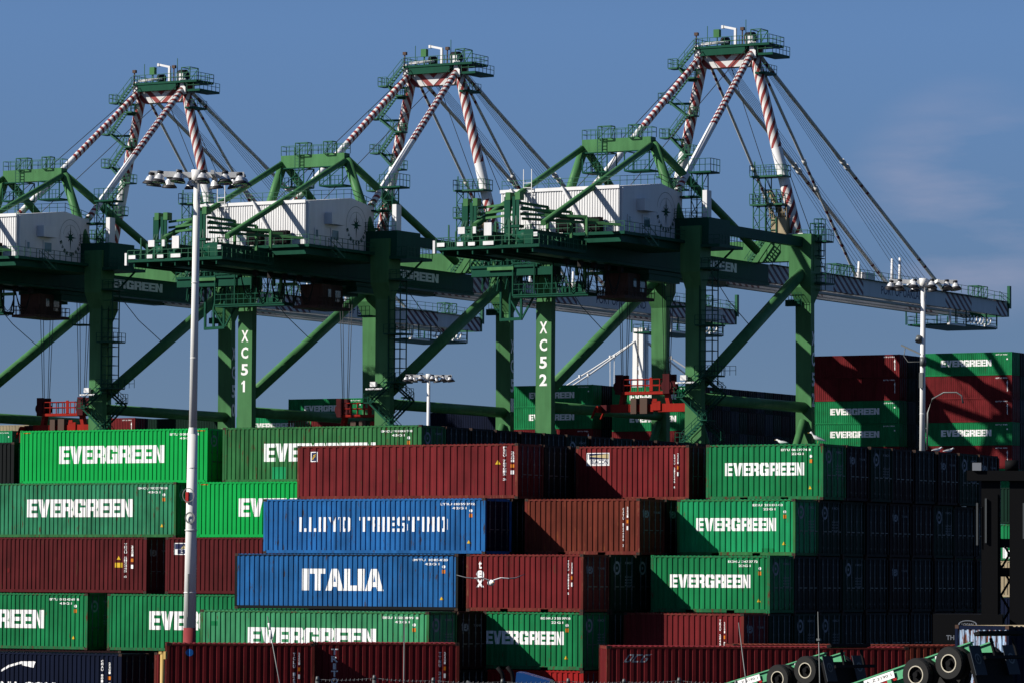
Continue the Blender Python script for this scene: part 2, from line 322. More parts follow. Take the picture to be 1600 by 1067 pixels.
# heavy block capitals: outlines (cut to triangles below) that never overlap
B = {
 'E': (0.86, [[(0, 0), (.84, 0), (.84, .22), (.36, .22), (.36, .39), (.80, .39), (.80, .61), (.36, .61), (.36, .78), (.84, .78), (.84, 1), (0, 1)]]),
 'V': (0.98, [[(0, 1), (.30, 0), (.66, 0), (.96, 1), (.60, 1), (.48, .42), (.36, 1)]]),
 'R': (0.98, [[(0, 0), (.35, 0), (.35, 1), (0, 1)], [(.35, .79), (.60, .79), (.60, 1), (.35, 1)], [(.35, .34), (.60, .34), (.60, .57), (.35, .57)], [(.60, .40), (.84, .42), (.94, .56), (.94, .87), (.82, 1), (.60, 1)], [(.60, 0), (.94, 0), (.94, .32), (.84, .40), (.60, .40)]]),
 'G': (1.00, [[(.12, 0), (.95, 0), (.95, .54), (.50, .54), (.50, .36), (.60, .36), (.60, .22), (.36, .22), (.36, .78), (.60, .78), (.60, .66), (.95, .66), (.95, .83), (.84, 1), (.12, 1), (0, .84), (0, .16)]]),
 'N': (0.98, [[(0, 0), (.34, 0), (.34, .58), (.60, 0), (.94, 0), (.94, 1), (.60, 1), (.60, .42), (.34, 1), (0, 1)]]),
 'I': (0.46, [[(0, 0), (.40, 0), (.40, 1), (0, 1)]]),
 'T': (0.96, [[(.30, 0), (.66, 0), (.66, .77), (.94, .77), (.94, 1), (0, 1), (0, .77), (.30, .77)]]),
 'A': (1.10, [[(0, 0), (.36, 0), (.41, .18), (.065, .18)], [(.72, 0), (1.08, 0), (1.015, .18), (.67, .18)], [(.065, .18), (1.015, .18), (.936, .40), (.144, .40)], [(.144, .40), (.46, .40), (.54, .78), (.54, 1), (.36, 1)], [(.62, .40), (.936, .40), (.72, 1), (.54, 1), (.54, .78)]]),
 'O': (0.98, [[(0, .16), (.12, 0), (.36, 0), (.36, 1), (.12, 1), (0, .84)], [(.58, 0), (.82, 0), (.94, .16), (.94, .84), (.82, 1), (.58, 1)], [(.36, 0), (.58, 0), (.58, .22), (.36, .22)], [(.36, .78), (.58, .78), (.58, 1), (.36, 1)]]),
 'Y': (0.98, [[(0, 1), (.30, .44), (.30, 0), (.64, 0), (.64, .44), (.94, 1), (.60, 1), (.47, .68), (.34, 1)]]),
 'D': (0.98, [[(0, 0), (.35, 0), (.35, 1), (0, 1)], [(.58, 0), (.74, 0), (.94, .2), (.94, .8), (.74, 1), (.58, 1)], [(.35, 0), (.58, 0), (.58, .22), (.35, .22)], [(.35, .78), (.58, .78), (.58, 1), (.35, 1)]]),
 'S': (0.94, [[(0, 0), (.80, 0), (.90, .12), (.90, .5), (.80, .6), (.36, .6), (.36, .78), (.86, .78), (.86, 1), (.1, 1), (0, .88), (0, .5), (.1, .4), (.54, .4), (.54, .22), (0, .22)]]),
 'L': (0.80, [[(0, 0), (.78, 0), (.78, .24), (.37, .24), (.37, 1), (0, 1)]]),
}
from mathutils.geometry import tessellate_polygon
def block_word(s):
    P = []; x = 0.0
    for ch in s:
        wdt, ps = B[ch]
        for p in ps:
            for tri in tessellate_polygon([[Vector((a, b, 0)) for a, b in p]]):
                q = [p[i] for i in tri]
                if (q[1][0] - q[0][0]) * (q[2][1] - q[0][1]) - (q[2][0] - q[0][0]) * (q[1][1] - q[0][1]) < 0: q = q[::-1]
                P.append([(x + a, b) for a, b in q])
        x += wdt
    x -= 0.03
    return [[(a / x, b) for a, b in p] for p in P]
def clip(poly, x, keep_right):
    o = []
    for i in range(len(poly)):
        a, b = poly[i], poly[(i + 1) % len(poly)]
        ia, ib = (a[0] >= x) == keep_right or a[0] == x, (b[0] >= x) == keep_right or b[0] == x
        if ia: o.append(a)
        if ia != ib:
            t = (x - a[0]) / (b[0] - a[0]); o.append((x, a[1] + (b[1] - a[1]) * t))
    return o
def drape(mb, polys, x0, x1, z0, z1, prof, mi=0, lift=0.004, only_outer=False):
    """lay flat letter pieces onto the corrugated side: cut at every fold, follow its depth"""
    def depth(x):
        lo, hi = 0, len(prof) - 1
        while hi - lo > 1:
            m_ = (lo + hi) // 2
            if prof[m_][0] <= x: lo = m_
            else: hi = m_
        (xa, ya), (xb, yb) = prof[lo], prof[hi]
        t = 0 if xb == xa else min(1, max(0, (x - xa) / (xb - xa)))
        return ya + (yb - ya) * t
    cuts = [p[0] for p in prof]
    for p in polys:
        q = [(x0 + a * (x1 - x0), z0 + b * (z1 - z0)) for a, b in p]
        lo, hi = min(a for a, _ in q), max(a for a, _ in q)
        edges = [lo] + [c for c in cuts if lo < c < hi] + [hi]
        for a, b in zip(edges, edges[1:]):
            if b - a < 1e-4: continue
            if only_outer and depth((a + b) / 2) > 0.03: continue
            r_ = clip(clip(q, a, True), b, False)
            if len(r_) >= 3: mb.poly([(x, depth(min(max(x, a), b)) - lift, z) for x, z in r_], mi)
FLAT = [(-100, 0), (100, 0)]
def flat_text(mb, polys, org, ex, ez, w_, h_, mi=0):
    """letters on a flat face: origin = lower left, ex / ez unit directions"""
    org, ex, ez = Vector(org), Vector(ex), Vector(ez)
    for p in polys: mb.poly([org + ex * (a * w_) + ez * (b * h_) for a, b in p], mi)
def ring(mb, c, ex, ez, r0, r1, n=20, mi=0, a0=0, a1=360):
    c, ex, ez = Vector(c), Vector(ex), Vector(ez)
    for k in range(n):
        t0, t1 = R(a0 + (a1 - a0) * k / n), R(a0 + (a1 - a0) * (k + 1) / n)
        f = lambda t, r: c + ex * math.cos(t) * r + ez * math.sin(t) * r
        mb.quad(f(t0, r0), f(t0, r1), f(t1, r1), f(t1, r0), mi)

# ------------------------------------------------------------------ the setting
g = MB(); g.quad((-3000, -400, 0), (3000, -400, 0), (3000, 481, 0), (-3000, 481, 0)); tag(g.build('ground', 'ground'), 'dark grey asphalt container yard running up to the quay', None, None, 'structure')
g = MB(); g.quad((-9000, 481, -2.5), (9000, 481, -2.5), (9000, 16000, -2.5), (-9000, 16000, -2.5)); tag(g.build('water', 'water'), 'bay water beyond the quay', None, None, 'structure')
g = MB(); g.quad((-3000, 481, 0), (3000, 481, 0), (3000, 481, -3), (-3000, 481, -3)); tag(g.build('quay_wall', mat('quay_concrete', (0.3, 0.3, 0.28), 0.9)), 'concrete face of the quay', None, None, 'structure')

# ------------------------------------------------------------------ shipping containers
W_ = 2.438
def profile(L, pitch=0.272):
    a, b = -L / 2 + 0.13, L / 2 - 0.13; n = round((b - a) / pitch); p = (b - a) / n; P = []
    for i in range(n):
        s = a + i * p; f = p / 0.272
        P += [(s, 0.012), (s + 0.124 * f, 0.012), (s + 0.157 * f, 0.05), (s + 0.239 * f, 0.05)]
    P.append((b, 0.012)); return P
_mc = {}
def cached(key, fn):
    if key not in _mc: _mc[key] = fn()
    return _mc[key]
def mesh_of(mb, name, mats):
    o = mb.build(name, mats); me = o.data; bpy.data.objects.remove(o); return me
def side_mesh(L, h, col, pitch=0.272):
    def f():
        mb = MB(); P = profile(L, pitch); z0, z1 = 0.17, h - 0.10
        for (xa, ya), (xb, yb) in zip(P, P[1:]): mb.quad((xa, ya, z0), (xb, yb, z0), (xb, yb, z1), (xa, ya, z1))
        return mesh_of(mb, 'side_panel', col)
    return cached(('side', L, h, col, pitch), f)
def frame_mesh(L, h, col, pockets):
    def f():
        mb = MB(); a = L / 2
        for sx in (-1, 1):
            x0, x1 = (-a, -a + 0.13) if sx < 0 else (a - 0.13, a)
            for y0, y1 in ((0.003, 0.12), (W_ - 0.12, W_ - 0.003)): mb.box(x0, x1, y0, y1, 0.121, h - 0.121)
            mb.box(x0 + 0.02, x1 - 0.01, 0.18, W_ - 0.18, h - 0.14, h - 0.02); mb.box(x0 + 0.02, x1 - 0.01, 0.18, W_ - 0.18, 0.02, 0.15)
        for y0, y1 in ((0.006, 0.07), (W_ - 0.07, W_ - 0.006)):
            mb.box(-a + 0.18, a - 0.18, y0, y1, h - 0.10, h - 0.045)
            if pockets:
                for xa, xb in ((-a + 0.18, -1.25), (-0.85, 0.85), (1.25, a - 0.18)): mb.box(xa, xb, y0, y1, 0.015, 0.125)
                mb.box(-a + 0.131, a - 0.131, y0 + 0.01, y1 - 0.01, 0.125, 0.172)
            else: mb.box(-a + 0.18, a - 0.18, y0, y1, 0.03, 0.172)
        return mesh_of(mb, 'frame', col)
    return cached(('frame', L, h, col, pockets), f)
def roof_mesh(L, h, col):
    def f():
        mb = MB(); a = L / 2 - 0.14; n = round(2 * a / 0.209); p = 2 * a / n; P = []
        for i in range(n):
            s = -a + i * p; P += [(s, h - 0.010), (s + p * .35, h - 0.010), (s + p * .5, h - 0.034), (s + p * .85, h - 0.034)]
        P.append((a, h - 0.010))
        for (xa, za), (xb, zb) in zip(P, P[1:]):
            mb.quad((xa, 0.02, za), (xb, 0.02, zb), (xb, W_ - 0.02, zb), (xa, W_ - 0.02, za))
            mb.quad((xa, 0.02, h - 0.05), (xb, 0.02, h - 0.05), (xb, 0.02, zb), (xa, 0.02, za))
        mb.quad((-a, 0.2, 0.16), (a, 0.2, 0.16), (a, W_ - 0.2, 0.16), (-a, W_ - 0.2, 0.16))
        mb.quad((-a - 0.1, W_ - 0.03, 0.16), (a + 0.1, W_ - 0.03, 0.16), (a + 0.1, W_ - 0.03, h - 0.05), (-a - 0.1, W_ - 0.03, h - 0.05))
        return mesh_of(mb, 'roof_panel', col)
    return cached(('roof', L, h, col), f)
def end_mesh(L, h, col, sgn):
    """corrugated closed end"""
    def f():
        mb = MB(); n = 9; w0, w1 = 0.13, W_ - 0.13; p = (w1 - w0) / n; P = []; x = sgn * L / 2
        for i in range(n):
            s = w0 + i * p; P += [(s, 0.03), (s + p * .42, 0.03), (s + p * .55, 0.075), (s + p * .87, 0.075)]
        P.append((w1, 0.03))
        for (ya, xa), (yb, xb) in zip(P, P[1:]):
            mb.quad((x - sgn * xa, ya, 0.15), (x - sgn * xb, yb, 0.15), (x - sgn * xb, yb, h - 0.13), (x - sgn * xa, ya, h - 0.13))
        return mesh_of(mb, 'end_panel', col)
    return cached(('end', L, h, col, sgn), f)
def door_mesh(L, h, col, k):
    def f():
        mb = MB(); y0 = 0.13 + k * (W_ / 2 - 0.125); y1 = y0 + W_ / 2 - 0.135; x = L / 2
        mb.box(x - 0.09, x - 0.05, y0, y1, 0.155, h - 0.145)
        for i in range(5):
            z0 = 0.22 + i * (h - 0.5) / 5; mb.box(x - 0.05, x - 0.035, y0 + 0.06, y1 - 0.06, z0, z0 + (h - 0.5) / 5 - 0.07)
        return mesh_of(mb, 'door', col)
    return cached(('door', L, h, col, k), f)
def rod_mesh(L, h):
    def f():
        mb = MB(); x = L / 2 - 0.022; mb.tube((x, 0, 0.10), (x, 0, h - 0.09), 0.022, n=6)
        for z in (0.35, 1.0, 1.6, h - 0.4): mb.box(x - 0.03, x + 0.012, -0.045, 0.045, z, z + 0.07)
        mb.box(x - 0.02, x + 0.02, 0.0, 0.34, 1.12, 1.16)
        return mesh_of(mb, 'lock_rod', 'steel')
    return cached(('rod', L, h), f)
def cast_mesh(col):
    def f():
        mb = MB(); mb.box(-0.089, 0.089, 0, 0.162, 0, 0.118)
        mb.box(-0.03, 0.03, -0.002, 0.0, 0.022, 0.098, 1); mb.box(0.089, 0.091, 0.04, 0.12, 0.022, 0.098, 1)
        return mesh_of(mb, 'corner_casting', [col, 'black'])
    return cached(('cast', col), f)
def ring_mesh(L, h):
    def f():
        mb = MB(); c = (L / 2 - 0.030, 0.66, h * 0.77)
        ring(mb, c, (0, 1, 0), (0, 0, 1), 0.20, 0.31, 18); ring(mb, c, (0, 1, 0), (0, 0, 1), 0.0, 0.07, 8)
        flat_text(mb, text_tris('NO', 0.02), (L / 2 - 0.030, 1.45, h * 0.84), (0, 1, 0), (0, 0, 1), 0.6, 0.10)
        for z in (0.60, 0.55, 0.50, 0.45): flat_text(mb, text_tris('MAX GR', 0.01), (L / 2 - 0.030, 1.45, h * z), (0, 1, 0), (0, 0, 1), 0.62, 0.07)
        return mesh_of(mb, 'emblem', 'dim_white')
    return cached(('ring', L, h), f)
def tex_mesh(L, h):
    def f():
        mb = MB(); flat_text(mb, text_tris('tex', 0.02), (L / 2 - 0.030, 0.35, h * 0.66), (0, 1, 0), (0, 0, 1), 0.7, 0.42)
        flat_text(mb, text_tris('TGHU 4082', 0.01), (L / 2 - 0.030, 1.42, h * 0.74), (0, 1, 0), (0, 0, 1), 0.7, 0.10)
        return mesh_of(mb, 'emblem', 'dim_white')
    return cached(('texm', L, h), f)
HOLE = {}
def container(L, h, col, label, ur, v, z, group=None, frame=None, cast='casting', end='door', badge=None, pitch=0.272, marks=None, rz=0.0, detail=True, outer_only=False, pivot=None, lend=None, roof=None, dcol=None):
    pos = pivot if pivot else (ur - L / 2, v, z)
    if detail: rz += R(random.uniform(-.13, .13))      # boxes never sit quite square
    t = thing('shipping_container', label, 'container', pos, rz, group)
    frame = frame or ({'green_mid': 'green_worn', 'maroon': 'maroon_worn', 'maroon_rust': 'maroon_worn', 'green_vivid': 'green_worn'}.get(col, col) if detail else col); pk = L < 7
    sp = link('side_panel', side_mesh(L, h, col, pitch), t); link('roof_panel', roof_mesh(L, h, roof or col), t); link('frame', frame_mesh(L, h, frame, pk), t)
    link('end_panel', end_mesh(L, h, lend or col, -1), t)
    if end == 'door':
        for k in (0, 1):
            d = link('door', door_mesh(L, h, dcol or col, k), t)
            for q in (0.32, 0.78):
                r_ = link('lock_rod', rod_mesh(L, h), d); r_.location = (0, 0.13 + k * (W_ / 2 - 0.125) + q * (W_ / 2 - 0.135), 0)
            if badge == 'ring' and k == 0: link('emblem', ring_mesh(L, h), d)
            if badge == 'tex' and k == 0: link('emblem', tex_mesh(L, h), d)
    else: link('end_panel', end_mesh(L, h, col, 1), t)
    cm = cast_mesh(cast)
    for x in ((-L / 2 + 0.089, L / 2 - 0.089) if detail else (L / 2 - 0.089,)):
        for zz in (0, h - 0.118):
            for yy in ((0, W_ - 0.162) if detail else (0,)): link('corner_casting', cm, t, (x, yy, zz))
    if marks:
        words = {}; P = profile(L, pitch); X = lambda f: -L / 2 + f * L; Z = lambda f: f * h
        for i_, k in enumerate(marks):
            kind, s, x0, x1, z0, z1 = k[:6]; mt = k[6] if len(k) > 6 else 'white_text'; lift = 0.004 + 0.0016 * i_; nm = 'lettering'
            if kind == 'block': polys = block_word(s)
            elif kind == 'text': polys = text_tris(s, 0.022)
            elif kind == 'bold': polys = text_tris(s, 0.05)
            elif kind == 'rect': polys = [[(0, 0), (1, 0), (1, 1), (0, 1)]]; nm = 'sticker'
            elif kind == 'disc': polys = [[(0.5 + 0.5 * math.cos(a * math.pi / 8), 0.5 + 0.5 * math.sin(a * math.pi / 8)) for a in range(16)]]; nm = 'round_sticker'
            elif kind == 'tri': polys = [[(0, 0), (1, 0), (.5, 1)]]; nm = 'warning_triangle'
            elif kind == 'down':      # letters standing one below the other
                polys = []; n = len(s)
                for i, ch in enumerate(s):
                    if ch == ' ': continue
                    q = text_tris(ch, 0.03); wi = 0.45 if ch in 'It' else 1.0
                    polys += [[((0.5 - wi / 2) + a * wi, 1 - (i + 1 - b * 0.84) / n) for a, b in p] for p in q]
            elif kind == 'poly': polys = s; nm = 'logo'
            mb = MB() if nm != 'lettering' else words.setdefault(mt, MB())
            drape(mb, polys, X(x0), X(x1), Z(z0), Z(z1), P, 0, lift, outer_only and kind == 'block')
            if nm != 'lettering': mb.build(nm, mt, sp)
        for mt, mb in words.items(): mb.build('lettering', mt, sp)
    return t
def ident(num, typ, x0=0.80, x1=0.955, xo=0.93):
    dx = x1 - x0
    return [('text', num, x0, x1, 0.872, 0.912), ('text', typ, x0 + dx * 0.35, x0 + dx * 0.75, 0.80, 0.84),
            ('disc', '', xo, xo + 0.085 * dx, 0.745, 0.80), ('rect', '', xo, xo + 0.085 * dx, 0.655, 0.72, 'orange'), ('tri', '', xo - 0.01, xo - 0.01 + 0.11 * dx, 0.19, 0.25, 'yellow')]
def upright(x, z0=0.28, z1=0.9, s='GESU 456789 5', hazard=True, xo=None):
    m_ = [('down', s, x, x + 0.012 if xo is None else x + xo, z0, z1), ('down', '22G1', x + 0.035, x + 0.047, 0.66, 0.86), ('rect', '', x + 0.033, x + 0.048, 0.56, 0.62, 'orange'), ('rect', '', x + 0.034, x + 0.047, 0.44, 0.51)]
    if hazard: m_.append(('tri', '', x - 0.035, x - 0.012, 0.62, 0.70, 'yellow'))
    return m_
HC, SD, L40, L20 = 2.896, 2.591, 12.192, 6.058
TH, TS = 2.902, 2.597
def ur_of(px, py, v): return on_v(px, py, v).x
EV40 = ('block', 'EVERGREEN', .213, .775, .375, .70)
EV20 = ('block', 'EVERGREEN', .163, .837, .435, .665)
# left block, high cubes stepping down towards the camera
vL = [174.2, 176.75, 179.3, 181.85, 184.4]
container(L40, HC, 'green_bright', 'bright clean green container with white lettering, topmost of the left stack', ur_of(324.4, 667.4, vL[4]), vL[4], 4 * TH, badge='ring',
          marks=[EV40] + ident('EITU 0080435 2', '45G1') + [('rect', '', .018, .055, .945, .958, 'orange'), ('rect', '', .945, .985, .945, .958, 'orange')], cast='green_bright')
container(L40, HC, 'green_faded', 'weathered blue-green container with rusty corner post, under the topmost bright green one', ur_of(275.3, 752.8, vL[3]), vL[3], 3 * TH, badge='ring', frame='green_olive',
          marks=[EV40] + ident('EMCU 9022738 8', '45G1'))
container(L40, HC, 'maroon_dark', 'dark maroon container with two yellow stickers near its end, beside the white lamp mast', ur_of(229, 841, vL[2]), vL[2], 2 * TH, badge='tex',
          marks=upright(.885, hazard=False, s='TEXU 512345 6') + [('tri', '', .845, .867, .60, .67, 'yellow'), ('rect', '', .838, .875, .46, .545, 'yellow'), ('rect', '', .27, .285, .36, .44, 'maroon')])
container(L40, HC, 'green_mid', 'green container cut by the picture edge, only the end of its word showing', ur_of(137.2, 926.5, vL[1]), vL[1], 1 * TH, badge='ring',
          marks=[EV40] + ident('EITU 0124269 8', '45G1'))
def u_left(px, py, v, L): return on_v(px, py, v).x + L
container(L40, HC, 'green_olive', 'dull green container with rusted corner posts behind the long maroon one', ur_of(658.5, 663, vL[4]), vL[4], 4 * TH, badge='ring', frame='green_olive',
          marks=[EV40, ('rect', '', .255, .325, .02, .28, 'green_vivid')] + ident('EMCU 9180019 8', '45G1'))
container(L40, HC, 'green_bright', 'bright green container showing two white letters beside the white lamp mast', u_left(308, 752, vL[3], L40), vL[3], 3 * TH,
          marks=[EV40, ('rect', '', .018, .055, .945, .958, 'orange')], cast='green_bright')
container(L40, HC, 'maroon_dark', 'dark maroon container with a small lighthouse placard half behind the white lamp mast', u_left(258.5, 838.5, vL[2], L40), vL[2], 2 * TH,
          marks=[('rect', '', .043, .115, .69, .90, 'white_text'), ('rect', '', .047, .111, .79, .885, 'logo_blue'), ('tri', '', .078, .105, .80, .86, 'logo_cream'), ('bold', 'B', .062, .108, .705, .785, 'logo_blue')])
container(L40, HC, 'green_mid', 'mid green container, its white word half hidden behind the lamp mast', u_left(168, 926.5, vL[1], L40), vL[1], 1 * TH,
          marks=[EV40])
container(L20, HC, 'maroon', 'red-brown container low behind the yellow post, only a strip showing', u_left(241, 1021, vL[0], L20), vL[0], 0.0)
container(L40, HC, 'navy', 'dark navy container with a white swoosh and white letters along the bottom edge', ur_of(190, 1022, 169.5), 169.5, 0.0, badge=None,
          marks=[('poly', [[(0, 0), (.25, .45), (.22, .62), (0, .18)], [(.25, .45), (.6, .78), (.58, .98), (.22, .62)], [(.6, .78), (1, .95), (.93, .42), (.62, .62)], [(.6, .78), (1, .95), (.96, 1.0), (.58, .98)]], .40, .575, .66, .85),
                 ('bold', 'CHINA.COM', .28, .672, .30, .50)] + upright(.90, hazard=False, s='CMAU 801234 5'))
# middle block, standard height
vM = [162.75 + 2.55 * k for k in range(14)]
container(L40, SD, 'green_pale', 'pale green container just above the dark brown chassis boxes, its white word cut off below', ur_of(670.5, 951.5, 160.2), 160.2, 1 * TS, badge='ring', frame='green_olive',
          marks=[EV40, ('rect', '', .045, .075, .72, .80, 'green_mid')] + ident('EISU 1502899 8', '42G1'))
container(L40, SD, 'blue', 'blue container with five tall white letters, lower of the two blue ones', ur_of(716.1, 861.9, vM[1]), vM[1], 2 * TS, frame='charcoal', dcol='navy',  # doors navy, not blue: the end's shade is put into the paint
          marks=[('block', 'ITALIA', .308, .671, .34, .73)] + ident('IMTU 1085420', '42G1'))
container(L40, SD, 'blue', 'rust-stained blue container with broken-up white wording, upper of the two blue ones', ur_of(758.2, 774.6, vM[2]), vM[2], 3 * TS, frame='blue', outer_only=True, dcol='navy',  # navy doors again carry the shade of this end
          marks=[('block', 'LLOYD', .157, .405, .40, .665), ('block', 'TRIESTINO', .44, .836, .40, .665)] + ident('LTIU 8059392', '42G1'))
container(L40, SD, 'maroon', 'long maroon container with a small square badge, topmost of the middle stack', ur_of(809.1, 690.3, vM[3]), vM[3], 4 * TS, pitch=0.372,
          marks=[('rect', '', .060, .092, .70, .885, 'white_text'), ('rect', '', .064, .088, .715, .87, 'logo_blue'), ('poly', [[(0, .1), (.35, .1), (.55, .45), (.3, .45)], [(.2, .35), (.85, .5), (.9, .65), (.3, .52)], [(.3, .6), (.95, .8), (1, .95), (.4, .78)]], .066, .086, .73, .85, 'yellow'),
                 ('rect', '', .462, .485, .30, .56, 'maroon_rust')] + upright(.935, z0=.33, z1=.95, s='FSCU 789012 3'))
# lone 20-foot columns: one left of and one beside the dark wall
container(L20, SD, 'maroon', 'short maroon container with a wide white and gold lighthouse placard', ur_of(1076.5, 693.7, vM[5]), vM[5], 4 * TS,
          marks=[('rect', '', .092, .298, .64, .875, 'white_text'), ('rect', '', .098, .292, .655, .862, 'logo_blue'), ('poly', [[(0, .4), (1, 0), (1, 1), (0, .6)]], .125, .288, .77, .855, 'logo_cream'), ('rect', '', .100, .290, .66, .755, 'white_text'), ('text', 'BEACON', .130, .285, .67, .75, 'logo_blue'), ('rect', '', .105, .118, .665, .85, 'white_text')] + upright(.865, z0=.22, z1=.84, s='BMOU 212345 6', hazard=False))
container(L20, SD, 'maroon_rust', 'short rusty red-brown container crossed by a slanting shadow, no placard', ur_of(999.5, 779, vM[3]), vM[3], 3 * TS, badge='tex',
          marks=upright(.855, z0=.14, z1=.84, s='GATU 123456 7', hazard=False))
container(L20, SD, 'maroon', 'short maroon container with white letters down its side behind the flying gull', ur_of(911.2, 864, vM[1]), vM[1], 2 * TS, badge='tex',
          marks=[('down', 'tex', .085, .150, .42, .90)] + upright(.865, z0=.30, z1=.90, s='TEXU 301234 5', hazard=False))
container(L20, SD, 'green_mid', 'short green container partly in slanting shadow above the blue truck', ur_of(910.5, 955, vM[1]), vM[1], 1 * TS, badge='ring',
          marks=[EV20] + ident('EGHU 3559703', '22G1', .64, .895, .855))
container(L20, SD, 'red', 'bright red container low behind the blue truck cab', ur_of(911.5, 1047, vM[1]), vM[1], 0.0)
container(L20, SD, 'green_mid', 'short green container with two gulls on its roof, top of the lit right-hand stack', ur_of(1286.2, 691.3, vM[5]), vM[5], 4 * TS, badge='ring',
          marks=[EV20] + ident('EITU 0613974 8', '22G1', .64, .895, .885))
container(L20, SD, 'green_vivid', 'vivid green short container, second from top in the lit right-hand stack', ur_of(1242.5, 781, vM[4]), vM[4], 3 * TS, badge='ring', frame='green_olive',
          marks=[EV20, ('rect', '', .72, .82, .02, .13, 'green_mid')] + ident('EISU 2018143', '22G1', .64, .895, .90))
container(L20, SD, 'green_mid', 'short green container with slanting shadow, third from top in the lit right-hand stack', ur_of(1202.8, 869.8, vM[3]), vM[3], 2 * TS, badge='ring',
          marks=[EV20] + ident('EGHU 3473772', '22G1', .65, .90, .905), cast='green_mid')
container(L20, SD, 'maroon', 'short maroon container half behind the dark box on a chassis, in the right-hand stack', ur_of(1162, 962, vM[2]), vM[2], 1 * TS, badge='tex',
          marks=upright(.80, z0=.25, z1=.9, s='TEXU 284567 0', hazard=False))
# the rest of each column: rows behind the lit faces; what shows of them is their shaded door ends
cols_ = ['green_shaded', 'maroon_shaded', 'green_shaded', 'charcoal', 'maroon_shaded', 'green_shaded', 'charcoal', 'green_shaded', 'charcoal', 'maroon_shaded', 'maroon_shaded']  # near-black paints: shade of these ends is put into the colour
def fill(L, h, tz, ur, vrows, first, group, lab, last_tier=5, seed=1, jog=0.05):
    rnd = random.Random(seed)
    for i, v in enumerate(vrows):
        for t in range(1, last_tier + 1):
            if i <= first.get(t, 99): continue
            c = rnd.choice(cols_)
            bd = 'ring' if c.startswith('green') and rnd.random() < .75 else ('tex' if c == 'maroon_shaded' and rnd.random() < .5 else None)
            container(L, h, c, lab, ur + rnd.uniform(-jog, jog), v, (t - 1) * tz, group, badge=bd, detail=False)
RW = 'shaded container end in the tall dark wall behind the lit right-hand stack'
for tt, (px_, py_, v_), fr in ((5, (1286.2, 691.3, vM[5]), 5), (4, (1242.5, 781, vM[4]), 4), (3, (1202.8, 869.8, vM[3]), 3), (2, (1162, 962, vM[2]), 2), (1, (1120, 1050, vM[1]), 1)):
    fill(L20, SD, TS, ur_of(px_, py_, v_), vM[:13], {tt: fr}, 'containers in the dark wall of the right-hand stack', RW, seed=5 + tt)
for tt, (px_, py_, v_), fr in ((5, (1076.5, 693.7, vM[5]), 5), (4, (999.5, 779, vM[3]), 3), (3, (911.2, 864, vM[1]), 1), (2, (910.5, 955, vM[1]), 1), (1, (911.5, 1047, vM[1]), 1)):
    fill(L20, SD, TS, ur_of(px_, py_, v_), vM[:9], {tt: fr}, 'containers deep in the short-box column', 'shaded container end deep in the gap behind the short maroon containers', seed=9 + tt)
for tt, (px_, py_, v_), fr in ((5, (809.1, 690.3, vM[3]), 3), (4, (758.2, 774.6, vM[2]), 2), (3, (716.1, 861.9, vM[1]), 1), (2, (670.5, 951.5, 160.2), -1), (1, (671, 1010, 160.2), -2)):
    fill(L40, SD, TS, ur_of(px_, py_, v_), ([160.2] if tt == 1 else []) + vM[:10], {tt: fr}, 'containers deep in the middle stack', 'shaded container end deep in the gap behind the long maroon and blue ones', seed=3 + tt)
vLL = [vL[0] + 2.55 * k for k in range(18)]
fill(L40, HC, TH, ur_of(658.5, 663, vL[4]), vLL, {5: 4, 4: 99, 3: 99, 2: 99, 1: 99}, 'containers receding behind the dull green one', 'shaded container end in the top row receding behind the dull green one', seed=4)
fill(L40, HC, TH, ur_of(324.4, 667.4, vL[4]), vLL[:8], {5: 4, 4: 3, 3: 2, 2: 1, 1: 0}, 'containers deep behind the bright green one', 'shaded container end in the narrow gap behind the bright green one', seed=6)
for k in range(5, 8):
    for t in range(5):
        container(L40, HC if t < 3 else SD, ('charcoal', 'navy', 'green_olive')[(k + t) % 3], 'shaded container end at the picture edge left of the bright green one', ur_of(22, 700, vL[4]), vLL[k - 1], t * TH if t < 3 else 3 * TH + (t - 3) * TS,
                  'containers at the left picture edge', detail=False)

# ------------------------------------------------------------------ ship-to-shore cranes; local axes: x along the quay, y out to the water, z up
CX, CY = -243.9, 448.5
GU = 3.0                       # half distance between the twin girders
def star(mb, c, ex, ez, r0, r1, n=8, mi=0):
    c, ex, ez = Vector(c), Vector(ex), Vector(ez); P = []
    for k in range(2 * n):
        r = (r0 * (1.0 if k % 4 == 0 else 0.62)) if k % 2 == 0 else r1; a = math.pi * k / n + math.pi / 2
        P.append(c + ex * math.cos(a) * r + ez * math.sin(a) * r * (1.35 if k % 8 == 0 else 1))
    for k in range(2 * n): mb.poly([c, P[k], P[(k + 1) % (2 * n)]], mi)
def box_frame(mb, x0, x1, y0, y1, z0, z1, r=0.09, mi=0, diag=True):
    for x in (x0, x1):
        for y in (y0, y1): mb.bar((x, y, z0), (x, y, z1), r, r, mi)
    for z in (z0, z1):
        for x in (x0, x1): mb.bar((x, y0, z), (x, y1, z), r, r, mi)
        for y in (y0, y1): mb.bar((x0, y, z), (x1, y, z), r, r, mi)
    if diag:
        mb.bar((x0, y0, z0), (x1, y0, z1), r * .7, r * .7, mi); mb.bar((x1, y0, z0), (x1, y1, z1), r * .7, r * .7, mi)
